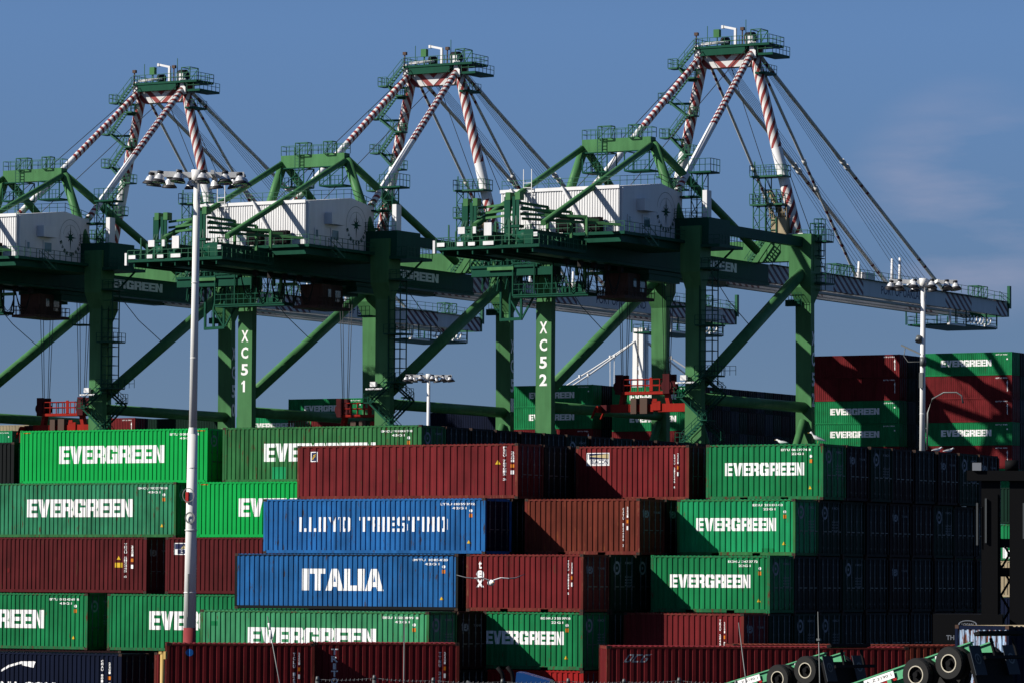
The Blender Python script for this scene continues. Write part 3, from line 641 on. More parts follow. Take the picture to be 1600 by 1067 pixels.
def lattice(mb, cx, cy, z0, z1, s=0.8, r=0.11, mi=0):
    n = max(1, round((z1 - z0) / (2 * s)))
    for sx in (-s, s):
        for sy in (-s, s): mb.bar((cx + sx, cy + sy, z0), (cx + sx, cy + sy, z1), r, r, mi)
    for i in range(n):
        a, b = z0 + (z1 - z0) * i / n, z0 + (z1 - z0) * (i + 1) / n; q = r * .65
        f = 1 if i % 2 else -1
        mb.bar((cx - s * f, cy - s, a), (cx + s * f, cy - s, b), q, q, mi); mb.bar((cx + s, cy - s * f, a), (cx + s, cy + s * f, b), q, q, mi)
        mb.bar((cx - s, cy - s, b), (cx + s, cy - s, b), q, q, mi); mb.bar((cx + s, cy - s, b), (cx + s, cy + s, b), q, q, mi); mb.bar((cx - s, cy + s * f, a), (cx - s, cy - s * f, b), q, q, mi)
def sag(a, b, d, n=8):
    a, b = Vector(a), Vector(b); return [a.lerp(b, i / n) - Vector((0, 0, d * 4 * (i / n) * (1 - i / n))) for i in range(n + 1)]

def make_crane(label):
    t = thing('gantry_crane', label, 'crane', (CX, CY, 0), 0, 'quay cranes along the berth')
    b = lambda mb, n, m, p=t: mb.build(n, m, p)
    # --- portal: four legs, each with bogies
    for sx in (-1, 1):
        for w0 in (0, 30):
            mb = MB(); x = sx * 10.3; dy = 0.5
            top = 50.2 if w0 else 49.0; lean = 0.25 if w0 else -0.05
            P = [(0, 1.25), (26.2, 1.10), (27.4, 1.10), (31.5, 1.06), (41.5, 1.08), (43.5, 1.5 if w0 else 1.3), (top, 1.6 if w0 else 1.4)]
            for (za, ha), (zb, hb) in zip(P, P[1:]):
                q = []
                for z, h in ((za, ha), (zb, hb)):
                    o = -sx * 0.0 - lean * (z - 30) / 20 * (1 if w0 else 0)
                    dd = dy + (0.9 if z > 43 else 0.0)
                    q += [(x - h, w0 - dd + o, z), (x + h, w0 - dd + o, z), (x + h, w0 + dd + o, z), (x - h, w0 + dd + o, z)]
                n = len(mb.v); mb.v += q
                for k in range(4): mb.face((n + k, n + (k + 1) % 4, n + 4 + (k + 1) % 4, n + 4 + k), 0)
            n = len(mb.v); mb.face((n - 4, n - 3, n - 2, n - 1), 0)
            lg = b(mb, 'leg', 'crane_green')
            mb = MB(); mb.box(x - 4, x + 4, w0 - 0.7, w0 + 0.7, 0.8, 1.8)
            for k in range(-3, 4, 2): mb.tube((x + k, w0 - 0.35, 0.45), (x + k, w0 + 0.35, 0.45), 0.42)
            mb.build('bogie', 'crane_dark', lg)
    for w0 in (0, 30):
        b(MB().bar((-10.3, w0, 3.2), (10.3, w0, 3.2), 1.2, 1.8), 'sill_beam', 'crane_green')
        mb = MB(); z0 = 46.9
        mb.box(-8.6, 8.6, w0 - 0.9, w0 + 0.9, z0, 49.6 if w0 else 48.8)
        if w0:
            mb.poly([(-8.6, w0 - .9, z0), (-11.9, w0 - .9, z0 - 1.4), (-11.9, w0 - .9, 50.2), (-8.6, w0 - .9, 49.6)][::-1]); mb.poly([(8.6, w0 - .9, z0), (11.9, w0 - .9, z0 - 1.4), (11.9, w0 - .9, 50.2), (8.6, w0 - .9, 49.6)])
        cb = b(mb, 'cross_beam', 'crane_green')
        mb = MB(); mb.rail([(-11, w0 - .9, 49.7), (11, w0 - .9, 49.7)], step=2); mb.rail([(-11, w0 + .9, 49.7), (11, w0 + .9, 49.7)], step=2); mb.build('railing', 'crane_rail', cb)
    for sx in (-1, 1):
        x = sx * 10.3
        zb0 = 28.5 if sx > 0 else 27.8; b(MB().tube((x, 0.5, zb0), (x, 29.5, zb0), 0.68, n=14), 'portal_beam', 'crane_green')
        b(MB().tube((x, 0.6, 29.6), (x, 29.4, 45.6), 0.72, n=14), 'brace', 'crane_green')
        b(MB().tube((x, 0.5, 26.8), (x, 8.0, 15), 0.5, n=12), 'knee_brace', 'crane_green'); b(MB().tube((x, 29.5, 26.8), (x, 22.0, 15), 0.5, n=12), 'knee_brace', 'crane_green')
        b(MB().bar((x, 0.9, 49.2), (x, 29.1, 49.2), 0.8, 1.25), 'upper_tie', 'crane_dark')
        b(MB().path([(x, 3.0, 44.5), (x, 9.0, 40.5), (x, 15.2, 37.6)], 0.05), 'guy_rope', 'rope')
    # --- twin girder, boom, walkways
    for sx in (-1, 1):
        x = sx * GU
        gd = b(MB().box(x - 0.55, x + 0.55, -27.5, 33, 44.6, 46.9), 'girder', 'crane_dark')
        MB().box(x - 0.95, x + 0.75, -26, 33, 44.2, 44.55).build('trolley_rail', 'crane_dark', gd)
        mb = MB(); T = 46.75; Bz = 44.65
        def seg(y0, y1, mi, za=T, zb=T):
            n = len(mb.v); mb.v += [(x - .55, y0, Bz), (x + .55, y0, Bz), (x + .55, y1, Bz), (x - .55, y1, Bz), (x - .55, y0, za), (x + .55, y0, za), (x + .55, y1, zb), (x - .55, y1, zb)]
            for q in ((0, 3, 2, 1), (4, 5, 6, 7), (0, 1, 5, 4), (1, 2, 6, 5), (2, 3, 7, 6), (3, 0, 4, 7)):
                uv = [(mb.v[n + i][2] - Bz if q in ((1, 2, 6, 5), (3, 0, 4, 7)) else mb.v[n + i][0], mb.v[n + i][1]) for i in q]
                mb.face([n + i for i in q], mi, False, uv)
        for y0, y1, mi in ((33.1, 42.5, 1), (42.5, 52.2, 0), (52.2, 61.4, 1), (61.4, 88.0, 0), (88.0, 97.0, 1), (97.0, 105.6, 0), (105.6, 109.6, 1)): seg(y0, y1 - .003, mi, T + 0.15 if y0 < 97 else T, T + 0.15 if y0 < 96 else T - .1)
        bm = b(mb, 'boom_girder', ['boom_grey', 'boom_stripe'])
        mb = MB(); mb.box(x - sx * 0.56 - 0.42, x - sx * 0.56 + 0.42, 33, 98, 44.25, 44.5); mb.build('trolley_rail', 'boom_grey', bm)
        mb = MB(); y = 34
        mb.rail([(x + sx * 0.9, 33.5, 46.95), (x + sx * 0.9, 97, 46.95), (x + sx * 0.9, 109, 46.7)], step=2.2, r=0.055); mb.bar((x + sx * 0.75, 33.5, 46.93), (x + sx * 0.75, 109, 46.7), 0.5, 0.06)
        mb.build('walkway_railing', 'crane_rail', bm)
    for y in (45, 57, 70, 83, 93, 103): b(MB().box(-2.4, 2.4, y - .4, y + .4, 45.4, 46.5), 'boom_tie', 'boom_grey')
    mb = MB(); mb.box(-3.6, 3.6, 109.65, 110.1, 44.6, 46.6); mb.rail([(-3.4, 110, 46.6), (3.6, 110, 46.6)], step=1.2); mb.box(3.5, 3.9, 109.6, 110.2, 45.8, 49.0); mb.rail([(3.9, 106, 46.8), (3.9, 110, 45.7)], h=1.2, step=1.2)
    b(mb, 'boom_tip', 'crane_rail')
    mb = MB(); mb.box(-3.8, 3.8, 91.5, 105, 42.5, 42.72)
    for y in (91, 94.5, 101.5, 105.2):
        for x in (-3.8, 3.8): mb.bar((x, y, 42.6), (x, y, 44.6), 0.16)
    mb.rail([(-3.8, 91.5, 42.7), (3.8, 91.5, 42.7), (3.8, 105, 42.7), (-3.8, 105, 42.7)], step=2.2, closed=True, r=0.06)
    up_ = b(mb, 'tip_platform', 'crane_dark')
    mb = MB(); mb.box(3.6, 3.95, 88.5, 94, 42.35, 42.6); mb.box(3.6, 3.95, 101, 105, 42.75, 43.0); mb.bar((3.8, 89, 42.6), (3.8, 89, 44.4), .25)
    for k in range(14): mb.bar((3.3, 96 + k * .6, 43.1), (3.3, 96.6 + k * .6, 44.1 if k % 2 else 43.2), .16)
    mb.build('tip_fittings', 'crane_white', up_)
    for y, h in ((50, 1.4), (62.0, 2.5), (72.5, 3.6), (75, 3.9)): b(MB().tube((2.6, y, 46.8), (2.6, y, 46.8 + h), 0.26, 0.16, n=8), 'sheave_post', 'crane_white')
    b(MB().bar((2.6, 47.5, 46.8), (2.6, 47.5, 49.8), .28).bar((2.6, 47.45, 49.65), (1.2, 45.5, 49.8), .26), 'davit_post', 'crane_white'); b(MB().box(1.9, 3.3, 62.5, 65.5, 46.9, 47.9), 'junction_box', 'crane_white')
    for y in (53, 55, 57, 99, 101):
        mb = MB(); box_frame(mb, 2.2, 3.6, y, y + 1.4, 46.9, 48.4, .09); b(mb, 'latch_cage', 'crane_rail')
    # --- lettering on the right-hand girder and boom (part of those faces)
    mb = MB(); flat_text(mb, block_word('EVERGREEN'), (GU + .554, 9.0, 45.25), (0, 1, 0), (0, 0, 1), 15.2, 1.15); b(mb, 'girder_lettering', 'white_text')
    mb = MB(); flat_text(mb, text_tris('PORT OF OAKLAND', 0.012), (GU + .554, 67.0, 45.2), (0, 1, 0), (0, 0, 1), 14.6, 1.15); b(mb, 'boom_lettering', 'logo_blue')
    # --- mast: two legs, two backstays, chevron beam
    aR, aL = (3.1, 30, 73.2), (-4.3, 30, 73.2)
    for ap, ft in ((aR, (9.3, 30, 49.6)), (aL, (-9.6, 30, 49.6))):
        L = (Vector(ap) - Vector(ft)).length
        mb = MB(); mb.tube(ft, ap, 0.74, 0.66, n=18, rings=24, mfun=lambda t_: 1 if (t_ > 0.52 or t_ < 0.30) else 0); mb.box(ft[0] - 1, ft[0] + 1, 29.2, 30.8, 49.4, 50.4)
        b(mb, 'mast_leg', ['crane_white', 'helix_leg' if ap[0] > 0 else 'helix_leg_m'])
    for ap, ft in (((3.0, 29.2, 73.6), (6.2, -0.3, 50.5)), ((-4.2, 29.2, 73.6), (-7.2, -0.3, 50.5))):
        b(MB().tube(ft, ap, 0.44, 0.44, n=14, rings=24, mfun=lambda t_: 1 if (t_ > 0.55 or t_ < 0.22) else 0), 'backstay', ['crane_white', 'helix_stay' if ap[0] > 0 else 'helix_stay_m'])
    mb = MB(); x0, x1, zb, zt = -4.9, 3.8, 72.0, 74.3
    n = len(mb.v); mb.v += [(x0, 29.3, zt - .2), (x0 + 1.2, 29.3, zb), (x1 - 1.2, 29.3, zb), (x1, 29.3, zt - .2), (x0, 30.7, zt - .2), (x0 + 1.2, 30.7, zb), (x1 - 1.2, 30.7, zb), (x1, 30.7, zt - .2)]
    U = lambda i: (mb.v[n + i][2] - zb, mb.v[n + i][0] + 0.55)
    for q in ((0, 1, 2, 3), (7, 6, 5, 4), (1, 5, 6, 2), (0, 4, 5, 1), (3, 2, 6, 7), (0, 3, 7, 4)): mb.face([n + i for i in q], 0, False, [U(i) for i in q])
    bmx = b(mb, 'mast_beam', 'chevron')
    for x in (3.3, -4.6):
        for y in (29.0, 31.0): MB().box(x - .45, x + .45, y - .15, y + .15, 72.9, 75.0).build('sheave_bracket', 'crane_white', bmx)
    mb = MB(); mb.box(-4.7, 5.9, 28.4, 32.6, 74.45, 74.75); mb.box(-4.2, 4.2, 29.4, 31.6, 74.3, 74.45); mb.box(-4.0, 2.4, 28.5, 28.75, 73.55, 74.45); mb.box(4.2, 6.3, 28.6, 33.5, 73.2, 73.5); mb.box(3.6, 5.2, 29, 32, 70.9, 71.15)
    for k in range(8): mb.bar((-4 + k * 1.1, 28.5, 74.5), (-4 + k * 1.1, 29.2, 73.6), .16)
    mp = b(mb, 'mast_platform', 'crane_dark')
    mb = MB(); mb.rail([(-4.7, 28.4, 74.7), (5.9, 28.4, 74.7), (5.9, 32.6, 74.7), (-4.7, 32.6, 74.7)], closed=True, step=1.1, r=0.065); mb.rail([(4.2, 28.6, 73.5), (6.3, 28.6, 73.5), (6.3, 33.5, 73.5)], step=.9, r=0.06)
    mb.rail([(3.7, 29, 71.1), (5.2, 29, 71.1), (5.2, 32, 71.1)], h=1.0, step=.8, r=0.055); box_frame(mb, 3.0, 4.4, 29, 31, 74.7, 76.6, .1); mb.bar((2.3, 29, 74.7), (2.3, 29, 77.9), .07); mb.bar((-3.2, 29, 74.7), (-3.2, 29, 77.4), .07)
    mb.build('railing', 'crane_rail', mp)
    MB().tube((-3.9, 28.7, 75.05), (-0.1, 28.7, 75.15), 0.17, n=8).build('white_pipe', 'crane_white', mp); MB().box(2.2, 3.2, 29, 29.6, 74.8, 75.8).build('motor_box', 'crane_white', mp)
    mb = MB(); mb.bar((0.3, 30, 74.7), (0.3, 30, 77.0), .30); mb.bar((0.42, 30, 76.9), (-1.5, 30, 77.35), .28, .28); mb.box(-1.65, -1.35, 29.8, 30.2, 77.1, 77.5)
    mb.build('davit', 'crane_white', mp)
    MB().tube((-1.9, 30.6, 75.5), (-1.0, 30.6, 75.5), .55, n=14).build('sheave', 'black', mp); MB().tube((1.6, 30.6, 75.7), (2.7, 30.6, 75.7), .8, n=14).build('sheave', 'black', mp)
    mb = MB(); mb.box(-2.3, -1.5, 28.9, 29.5, 75.9, 76.9); mb.bar((-1.9, 29.2, 74.7), (-1.9, 29.2, 76), .12); mb.build('switch_box', 'crane_green', mp)
    for x, h in ((-4.6, 76.2), (2.0, 76.5)):
        mb = MB(); mb.bar((x, 28.6, 74.7), (x, 28.6, h), .13); mb.box(x - .22, x + .28, 28.4, 28.8, h, h + .4); mb.build('warning_light', 'brown', mp)
    # --- stays and ropes
    def stay(a, c, r, bands, joints):
        a, c = Vector(a), Vector(c); L = (c - a).length; mb = MB(); nr = int(L / 0.5)
        mb.tube(a, c, r, r, n=10, rings=nr, mfun=lambda t_: 1 if any(abs(t_ * L - q) < 0.26 for q in bands) else 0)
        d = (c - a).normalized()
        for q in joints: mb.tube(a + d * (q - .35), a + d * (q + .35), r * 1.45, n=10)
        return b(mb, 'forestay', ['stay_grey', 'stay_red'])
    for x, y, zz in ((3.1, 88.0, 47.2), (-3.9, 86.5, 47.2)):
        stay((x + .2, 31, 73.4), (x, y, zz), 0.25, [2, 3.8, 29, 31.2, 33.4, 35.6, 54, 56], [27.2, 28.6])
        stay((x - .1, 31, 73.0), (x, 60.0 if x > 0 else 57, 47.2), 0.19, [1.6, 3.0, 4.4, 20, 21.5, 27, 28.5, 30, 31.5, 33, 34.5], [18, 22.8])
    mb = MB()
    for k in range(7):
        mb.tube((2.5 - k * .05, 31.2, 74.8 - k * .12), (2.5, 86 - k * 1.5, 47.2), 0.028, n=5)
        mb.tube((-2.6 - k * .05, 31.2, 74.8 - k * .12), (-2.6, 84 - k * 1.5, 47.2), 0.028, n=5)
    b(mb, 'boom_hoist_rope', 'rope')
    mb = MB()
    for x in (-1.5, 1.2): mb.tube((x, 31, 74.2), (x + .8, 52 + x, 47), 0.05, n=5)
    for x in (-3.6, 2.6): mb.tube((x, 29, 74.4), (x * 1.2, -4, 53.5), 0.05, n=5)
    b(mb, 'guy_rope', 'rope')
    # --- stairway zigzagging up the left mast leg
    LD = [(-4.6, 74.6), (-6.9, 72.2), (-5.7, 70.8), (-8.3, 67.9), (-5.8, 66.0), (-8.1, 63.3), (-5.8, 61.0), (-8.6, 58.3), (-7.2, 56.6), (-10.2, 53.5), (-9.0, 50.2)]
    mb = MB()
    for k, ((xa, za), (xb, zb_)) in enumerate(zip(LD, LD[1:])):
        mb.stairs((xa, 28.3, za), (xb, 28.3, zb_), 0.8)
        if k < len(LD) - 2:
            s_ = -1 if xb < xa else 1; mb.box(min(xb, xb + s_ * 1.3), max(xb, xb + s_ * 1.3), 27.7, 29.3, zb_ - .18, zb_); mb.rail([(xb, 27.7, zb_), (xb + s_ * 1.3, 27.7, zb_), (xb + s_ * 1.3, 29.3, zb_), (xb, 29.3, zb_)], step=.65, r=.065)
            mb.bar((xb, 28.5, zb_ - .3), (-4.3 - (73.2 - zb_) * 0.225, 29.5, zb_ - .3), .18, .3)
    b(mb, 'mast_stairway', 'crane_rail')
    # --- rear frame over the landside legs
    nR, nL = (4.5, 0, 59.3), (-5.0, 0, 59.3)
    fb = b(MB().bar(nL, nR, 1.3, 1.6), 'rear_frame_beam', 'crane_green')
    for nd, ft in ((nR, (8.6, 0, 48.8)), (nL, (-9.0, 0, 48.8))): b(MB().tube(ft, nd, 0.62, 0.58, n=14), 'rear_frame_leg', 'crane_green')
    for nd, ft in ((nR, (4.6, -27, 47.6)), (nL, (-4.6, -27, 47.6))): b(MB().tube(nd, ft, 0.36, n=12), 'rear_frame_stay', 'crane_green')
    for nd, ft in ((nR, (7.2, 22.5, 47.8)), (nL, (-7.2, 22.5, 47.8))): b(MB().tube(nd, ft, 0.50, n=12), 'rear_frame_strut', 'crane_green')
    mb = MB(); mb.rail([(-5, -.6, 60.1), (4.6, -.6, 60.1), (4.6, .6, 60.1), (-5, .6, 60.1)], closed=True, step=1.2, r=.06, h=1.2); box_frame(mb, -2.6, -0.8, -1, 0, 60.1, 61.6, .1); box_frame(mb, 1.6, 2.9, -1, 0, 60.1, 61.6, .1)
    for k in range(18): mb.bar((-2.6, -1.1, 54 + k * .4), (-2.0, -1.1, 54 + k * .4), .06)
    for x in (-2.6, -2.0): mb.bar((x, -1.1, 53.5), (x, -1.1, 61), .08)
    mb.build('railing', 'crane_rail', fb)
    for x0, x1 in ((-4.6, -1.2), (1.2, 4.6)):
        mb = MB(); mb.box(x0, x1, -1.2, 1.2, 55.9, 56.1); box_frame(mb, x0, x1, -1.2, 1.2, 56, 58.4, .12); mb.rail([(x0, -1.2, 56.1), (x1, -1.2, 56.1)], step=.6, r=.06); mb.build('hanging_platform', 'crane_dark', fb)
    # --- machine house
    hb = MB(); hx, y0, y1, z0, ze, zp, yp = 8.0, -15.0, 0.9, 47.35, 52.75, 53.9, -4.5
    pr = [(y0, z0), (y1, z0), (y1, ze + .4), (yp, zp), (yp - 6.2, ze + .45), (y0, ze)]
    hb.poly([(hx, y, z) for y, z in pr]); hb.poly([(-hx, y, z) for y, z in pr][::-1])
    for (ya, za), (yb, zb_) in zip(pr, pr[1:] + pr[:1]): hb.quad((hx, ya, za), (-hx, ya, za), (-hx, yb, zb_), (hx, yb, zb_))
    n = 46
    for k in range(n): x = -hx + 2 * hx * (k + .5) / n; hb.box(x - .07, x + .07, y0 - .05, y0 - .002, z0, ze - .3)
    hb.box(-hx - .08, hx + .08, y0 - .16, y0 - .0, ze - .28, ze + .12)
    hs = b(hb, 'machine_house', 'house_white')
    mb = MB(); mb.rail([(-hx, y0 + .2, ze + .1), (hx, y0 + .2, ze + .1), (hx, yp, zp), (hx, y1, ze + .2)], step=1.6, r=.055); mb.build('roof_railing', 'crane_rail', hs)
    for y, z, w_, h_ in ((-13.0, 47.5, 1.0, 2.1), (-9.3, 47.4, 2.0, 2.4)):
        mb = MB(); mb.box(hx + .002, hx + .12, y, y + w_, z, z + h_); d = mb.build('door', 'house_white', hs); MB().box(hx + .12, hx + .15, y + .25, y + w_ - .3, z + 1.0, z + h_ - .25).build('window', 'glass', d)
    mb = MB(); mb.box(hx + .002, hx + 1.1, -10.6, -7.6, 50.2, 51.6); mb.box(hx + .2, hx + .9, -10.62, -10.5, 50.4, 51.4); mb.build('air_conditioner', 'house_white', hs)
    mb = MB(); c = (hx + .03, -3.3, 50.6); ex, ez = (0, 1, 0), (0, 0, 1)
    ring(mb, c, ex, ez, 2.30, 2.345, 40, 0, -10, 190)
    for k in (0.35, 0.7): ring(mb, c, ex, ez, 2.3 * k, 2.3 * k + .03, 20, 0, 10, 170)
    star(mb, (hx + .035, -3.3, 50.6), ex, ez, 1.30, .36, 8)
    for k, ch in enumerate('EVERGREEN'):
        a = R(200 + k * 17.5); cc = Vector((hx + .035, -3.3 + math.cos(a) * 2.2, 50.6 + math.sin(a) * 2.2)); e1 = Vector((0, -math.sin(a), math.cos(a))); e2 = Vector((0, -math.cos(a), -math.sin(a)))
        flat_text(mb, text_tris(ch, .05), cc - e1 * .21 - e2 * .22, e1, e2, .42, .46)
    mb.build('emblem', 'crane_dark', hs)
    mb = MB(); mb.box(hx + .02, hx + .3, -14.6, -14.45, 48, 52.6); mb.bar((0.5, y0 - .3, 52.9), (3.9, y0 - .25, 47.4), .5, .25); mb.bar((-6.5, y0 - .3, 52.9), (-3.2, y0 - .25, 47.4), .5, .25)
    for k in range(12): mb.bar((-4.7, y0 - .4, 47.5 + k * .55), (-3.6, y0 - .4, 47.5 + k * .55), .06)
    for x in (-4.7, -3.6): mb.bar((x, y0 - .4, 47.4), (x, y0 - .4, 55.2), .07)
    mb.build('wall_ladder', 'house_white', hs)
    for x in (1.2, 5.0): MB().box(x - 1.05, x + 1.05, y0 - 1.2, y0 - .3, 47.5, 49.1).box(x - .8, x + .8, y0 - 1.25, y0 - 1.2, 47.7, 48.9).build('ventilation_unit', 'machine', hs)
    mb = MB(); mb.box(-9.4, 9.6, -16.6, 1.2, 46.95, 47.3); mb.box(-3.5, 8.9, -16.2, 1.0, 46.1, 46.95)
    hp = b(mb, 'house_platform', 'crane_dark')
    mb = MB(); mb.rail([(-9.4, -16.6, 47.3), (9.6, -16.6, 47.3), (9.6, 1.2, 47.3)], step=1.3, r=.06, h=1.15); mb.stairs((-3.5, -17.2, 47.2), (-5.5, -17.2, 44.9)); mb.stairs((9.9, -12, 47.3), (9.9, -9.5, 46.0)); mb.build('railing', 'crane_rail', hp)
    # --- back platform with the boom-hoist catch frames
    mb = MB(); mb.box(-8.8, 5.0, -28.6, -17.5, 44.75, 45.1)
    for x in range(-8, 6, 2): mb.box(x - .08, x + .08, -28.4, -17.6, 44.2, 44.75)
    bp_ = b(mb, 'back_platform', 'crane_dark')
    for bx in ((-9.2, -8.9, -28.7, -28.3, 44.4, 45.9), (-8.6, -7.6, -28.75, -28.62, 45.15, 45.6), (-5.9, -5.1, -28.75, -28.62, 45.15, 45.6), (-4.4, -3.5, -28.75, -28.62, 45.15, 45.55), (-2.4, -1.0, -28.75, -28.62, 45.15, 45.6),
               (-6.1, -5.2, -28.2, -28.0, 46.6, 47.4), (-2.6, -1.6, -28.2, -28.0, 46.3, 47.8), (-4.1, -3.7, -28.2, -28.0, 46.6, 47.4), (4.0, 4.5, -28.2, -28.0, 46.0, 46.5)): MB().box(*bx).build('control_box', 'crane_white', bp_)
    mb = MB(); mb.rail([(-8.8, -28.6, 45.1), (5.0, -28.6, 45.1), (5.0, -17.5, 45.1)], step=1.0, r=.065); mb.rail([(-8.8, -28.6, 45.1), (-8.8, -17.5, 45.1)], step=1.3, r=.06)
    rnd = random.Random(11)
    for k in range(46):
        x = rnd.uniform(-8.5, 4.6); y = rnd.uniform(-28.2, -19); z = 45.1; h = rnd.uniform(.7, 3.0)
        mb.bar((x, y, z), (x, y, z + h), rnd.uniform(.08, .22)); 
        if k % 2: mb.bar((x, y, z + h), (x + rnd.uniform(-1.6, 1.6), y, z + h * rnd.uniform(.6, 1)), .12)
    mb.build('railing', 'crane_rail', bp_)
    mb = MB()
    for k in range(16):
        x = rnd.uniform(-7.6, 4); y = rnd.uniform(-27.6, -19); s_ = rnd.uniform(.5, 1.3); mb.box(x, x + s_, y, y + .9, 45.1, 45.1 + rnd.uniform(.6, 1.5))
    for x in (-6.5, .8): mb.tube((x, -25.6, 46.2), (x + 1.6, -25.6, 46.2), .9, n=16)
    mb.build('winch', 'crane_dark', bp_)
    for x in (-5.7, 0.0):
        mb = MB(); zt_ = 50.9 if x < 0 else 51.4; zb_ = 47.6
        for dx in (-.85, .45): mb.box(x + dx, x + dx + .62, -26.3, -25.3, zt_ - .9, zt_)
        for dx in (-.85, -.45, .25, .75):
            mb.bar((x + dx, -26.2, zb_ - 2), (x + dx, -26.2, zt_ - .5), .13, .4, 1); mb.bar((x + dx * 1.1, -26.3, zb_), (x + dx * .35, -25.9, zt_ - .8), .15, .2, 1)
        mb.box(x - .85, x + 1.07, -26.35, -25.25, zb_ - .3, zb_, 1); mb.build('catch_frame', ['crane_green', 'crane_dark'], bp_)
    mb = MB()
    for dz, x1 in ((50.2, 3.8), (49.5, 8.9), (48.9, 12.2)):
        mb.bar((-5, -25.4, dz - .4), (0, -25.4, dz), .26); mb.bar((.6, -25.4, dz), (x1 * .62, -22, dz - .3), .3); mb.bar((x1 * .62, -22, dz - .3), (x1 * .62, -22, 46.2), .3)
        mb.bar((.6, -25, dz - .5), (x1 * .9, -20, dz - 1.2), .3)
    mb.build('pipe_frame', 'crane_green', bp_)
    # --- hanging service platform (cable festoon) round the left landside leg
    mb = MB()
    mb.box(-12.9, -2.4, -3.6, -1.4, 40.0, 40.3); box_frame(mb, -12.9, -2.4, -3.6, -1.4, 40.3, 44.2, .16, 0, False); mb.box(-18.9, -9.5, -3.6, -2.4, 43.7, 44.0)
    for x in (-12.9, -9.9, -7.4, -4.9, -2.4): mb.bar((x, -3.6, 40.2), (x, -3.6, 44.4), .15)
    mb.rail([(-18.9, -3.6, 44.0), (-7.4, -3.6, 44.0)], step=.9, r=.075); mb.rail([(-12.9, -3.6, 40.3), (-2.4, -3.6, 40.3)], step=.9, r=.075, h=1.3)
    for x in (-15.9, -14.6, -13.0): mb.bar((x, -1.3, 37.4), (x, -1.3, 43.8), .26)
    mb.bar((-16.0, -1.3, 37.5), (-12.9, -1.3, 37.6), .3, .36); mb.bar((-12.9, -1.3, 37.6), (-11.2, -1.4, 40.2), .2); mb.bar((-14.6, -1.3, 40), (-13.0, -1.3, 37.6), .18)
    mb.box(-18.9, -7.4, -3.4, -1.6, 42.7, 43.7)
    rq = random.Random(8)
    for k in range(34): x = rq.uniform(-18.5, -7); y = rq.uniform(-3.3, -1.5); mb.bar((x, y, 44.0), (x, y, 44 + rq.uniform(.6, 2.2)), rq.uniform(.07, .3)); mb.bar((x, y, 42.7), (x + rq.uniform(-.6, .6), y, 42.7 - rq.uniform(.3, 2)), .1)
    rnd = random.Random(5)
    for k in range(26):
        x = rnd.uniform(-18, -3); z = 44.0 if x < -8 else 40.3; h = rnd.uniform(.8, 2.6); mb.bar((x, rnd.uniform(-3.4, -1.6), z), (x, -2.4, z + h), .12)
        if k % 3 == 0: mb.box(x - .4, x + .4, -3, -2.4, z, z + h * .6)
    b(mb, 'service_platform', 'crane_dark').location = (0, 0, .9)
    mb = MB(); mb.box(-16.5, -12.8, -3.7, -3.62, 43.4, 43.8); mb.bar((-2.8, -3.75, 41), (-2.8, -3.75, 44.6), .34); mb.bar((-3.9, -3.75, 42.4), (-3.9, -3.75, 44.3), .34); mb.box(-2.7, -.5, -3.75, -3.4, 42.4, 42.8); b(mb, 'platform_bracket', 'crane_green').location = (0, 0, .9)
    for k in range(5):
        ya = -4.0 - k * 3.3
        mb = MB(); mb.box(2.0, 2.5, ya - .3, ya + .3, 43.5, 44.3)
        for q in range(3): mb.path(sag((2.25, ya, 43.7), (2.25, ya - 3.3, 43.7), 2.3 + q * .35 + (k % 2) * .5), 0.05, 5)
        b(mb, 'festoon_cable', 'black')
    # --- trolley, driver's cab and hoist ropes
    mb = MB(); mb.box(-3.4, 3.4, 1.0, 10.0, 43.7, 44.15); mb.box(-3.2, -1.6, 1.5, 9.5, 42.9, 43.7); mb.box(1.6, 3.2, 1.5, 9.5, 42.9, 43.7)
    for y in (2.5, 5.5, 8.5): mb.tube((-2.4, y, 44.5), (2.4, y, 44.5), .45, n=12)
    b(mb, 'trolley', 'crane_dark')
    mb = MB(); mb.box(-1.2, 2.0, -1.6, 3.2, 40.9, 43.6); mb.box(-1.5, 2.3, -3.0, 4.6, 40.5, 40.85)
    cb_ = b(mb, 'driver_cab', 'cab'); MB().box(2.0, 2.05, -0.3, .4, 41.9, 43.0).build('window', 'glass', cb_); MB().box(2.0, 2.05, 1.4, 2.6, 41.5, 42.9).build('window', 'glass', cb_)
    mb = MB(); mb.rail([(-1.5, -3, 40.85), (2.3, -3, 40.85), (2.3, 4.6, 40.85), (-1.5, 4.6, 40.85)], closed=True, step=.8, r=.06); mb.build('railing', 'cab', cb_)
    mb = MB()
    for x in (-3.0, 3.0):
        for y in (5.2, 5.9, 7.6, 8.3): mb.tube((x, y, 43.5), (x * .98, 6.75 + (y - 6.75) * .45, 31.2), 0.045, n=5)
    b(mb, 'hoist_rope', 'rope')
    # --- stair tower, ladder cages and lift landings on the right-hand legs
    mb = MB(); x = 12.0
    for xx in (11.2, 12.9): 
        for yy in (-.6, .9): mb.bar((xx, yy, 30), (xx, yy, 43.8), .12)
    for k in range(12): box_frame(mb, 11.2, 12.9, -.6, .9, 30.5 + k * 1.2, 31.7 + k * 1.2, .07, 0, False)
    for z in (31, 37, 43.8): mb.box(10.9, 13.6, -1.3, 1.4, z, z + .18); mb.rail([(10.9, -1.3, z + .18), (13.6, -1.3, z + .18), (13.6, 1.4, z + .18)], step=.8, r=.06)
    ZL = [(12.6, 31.2), (9.2, 28.6), (12.4, 25.8), (9.4, 23.2), (12.6, 20.4), (9.5, 17.6), (12.5, 14.8), (9.5, 12), (12.5, 9), (9.5, 6), (12.5, 3), (9.8, 0.3)]
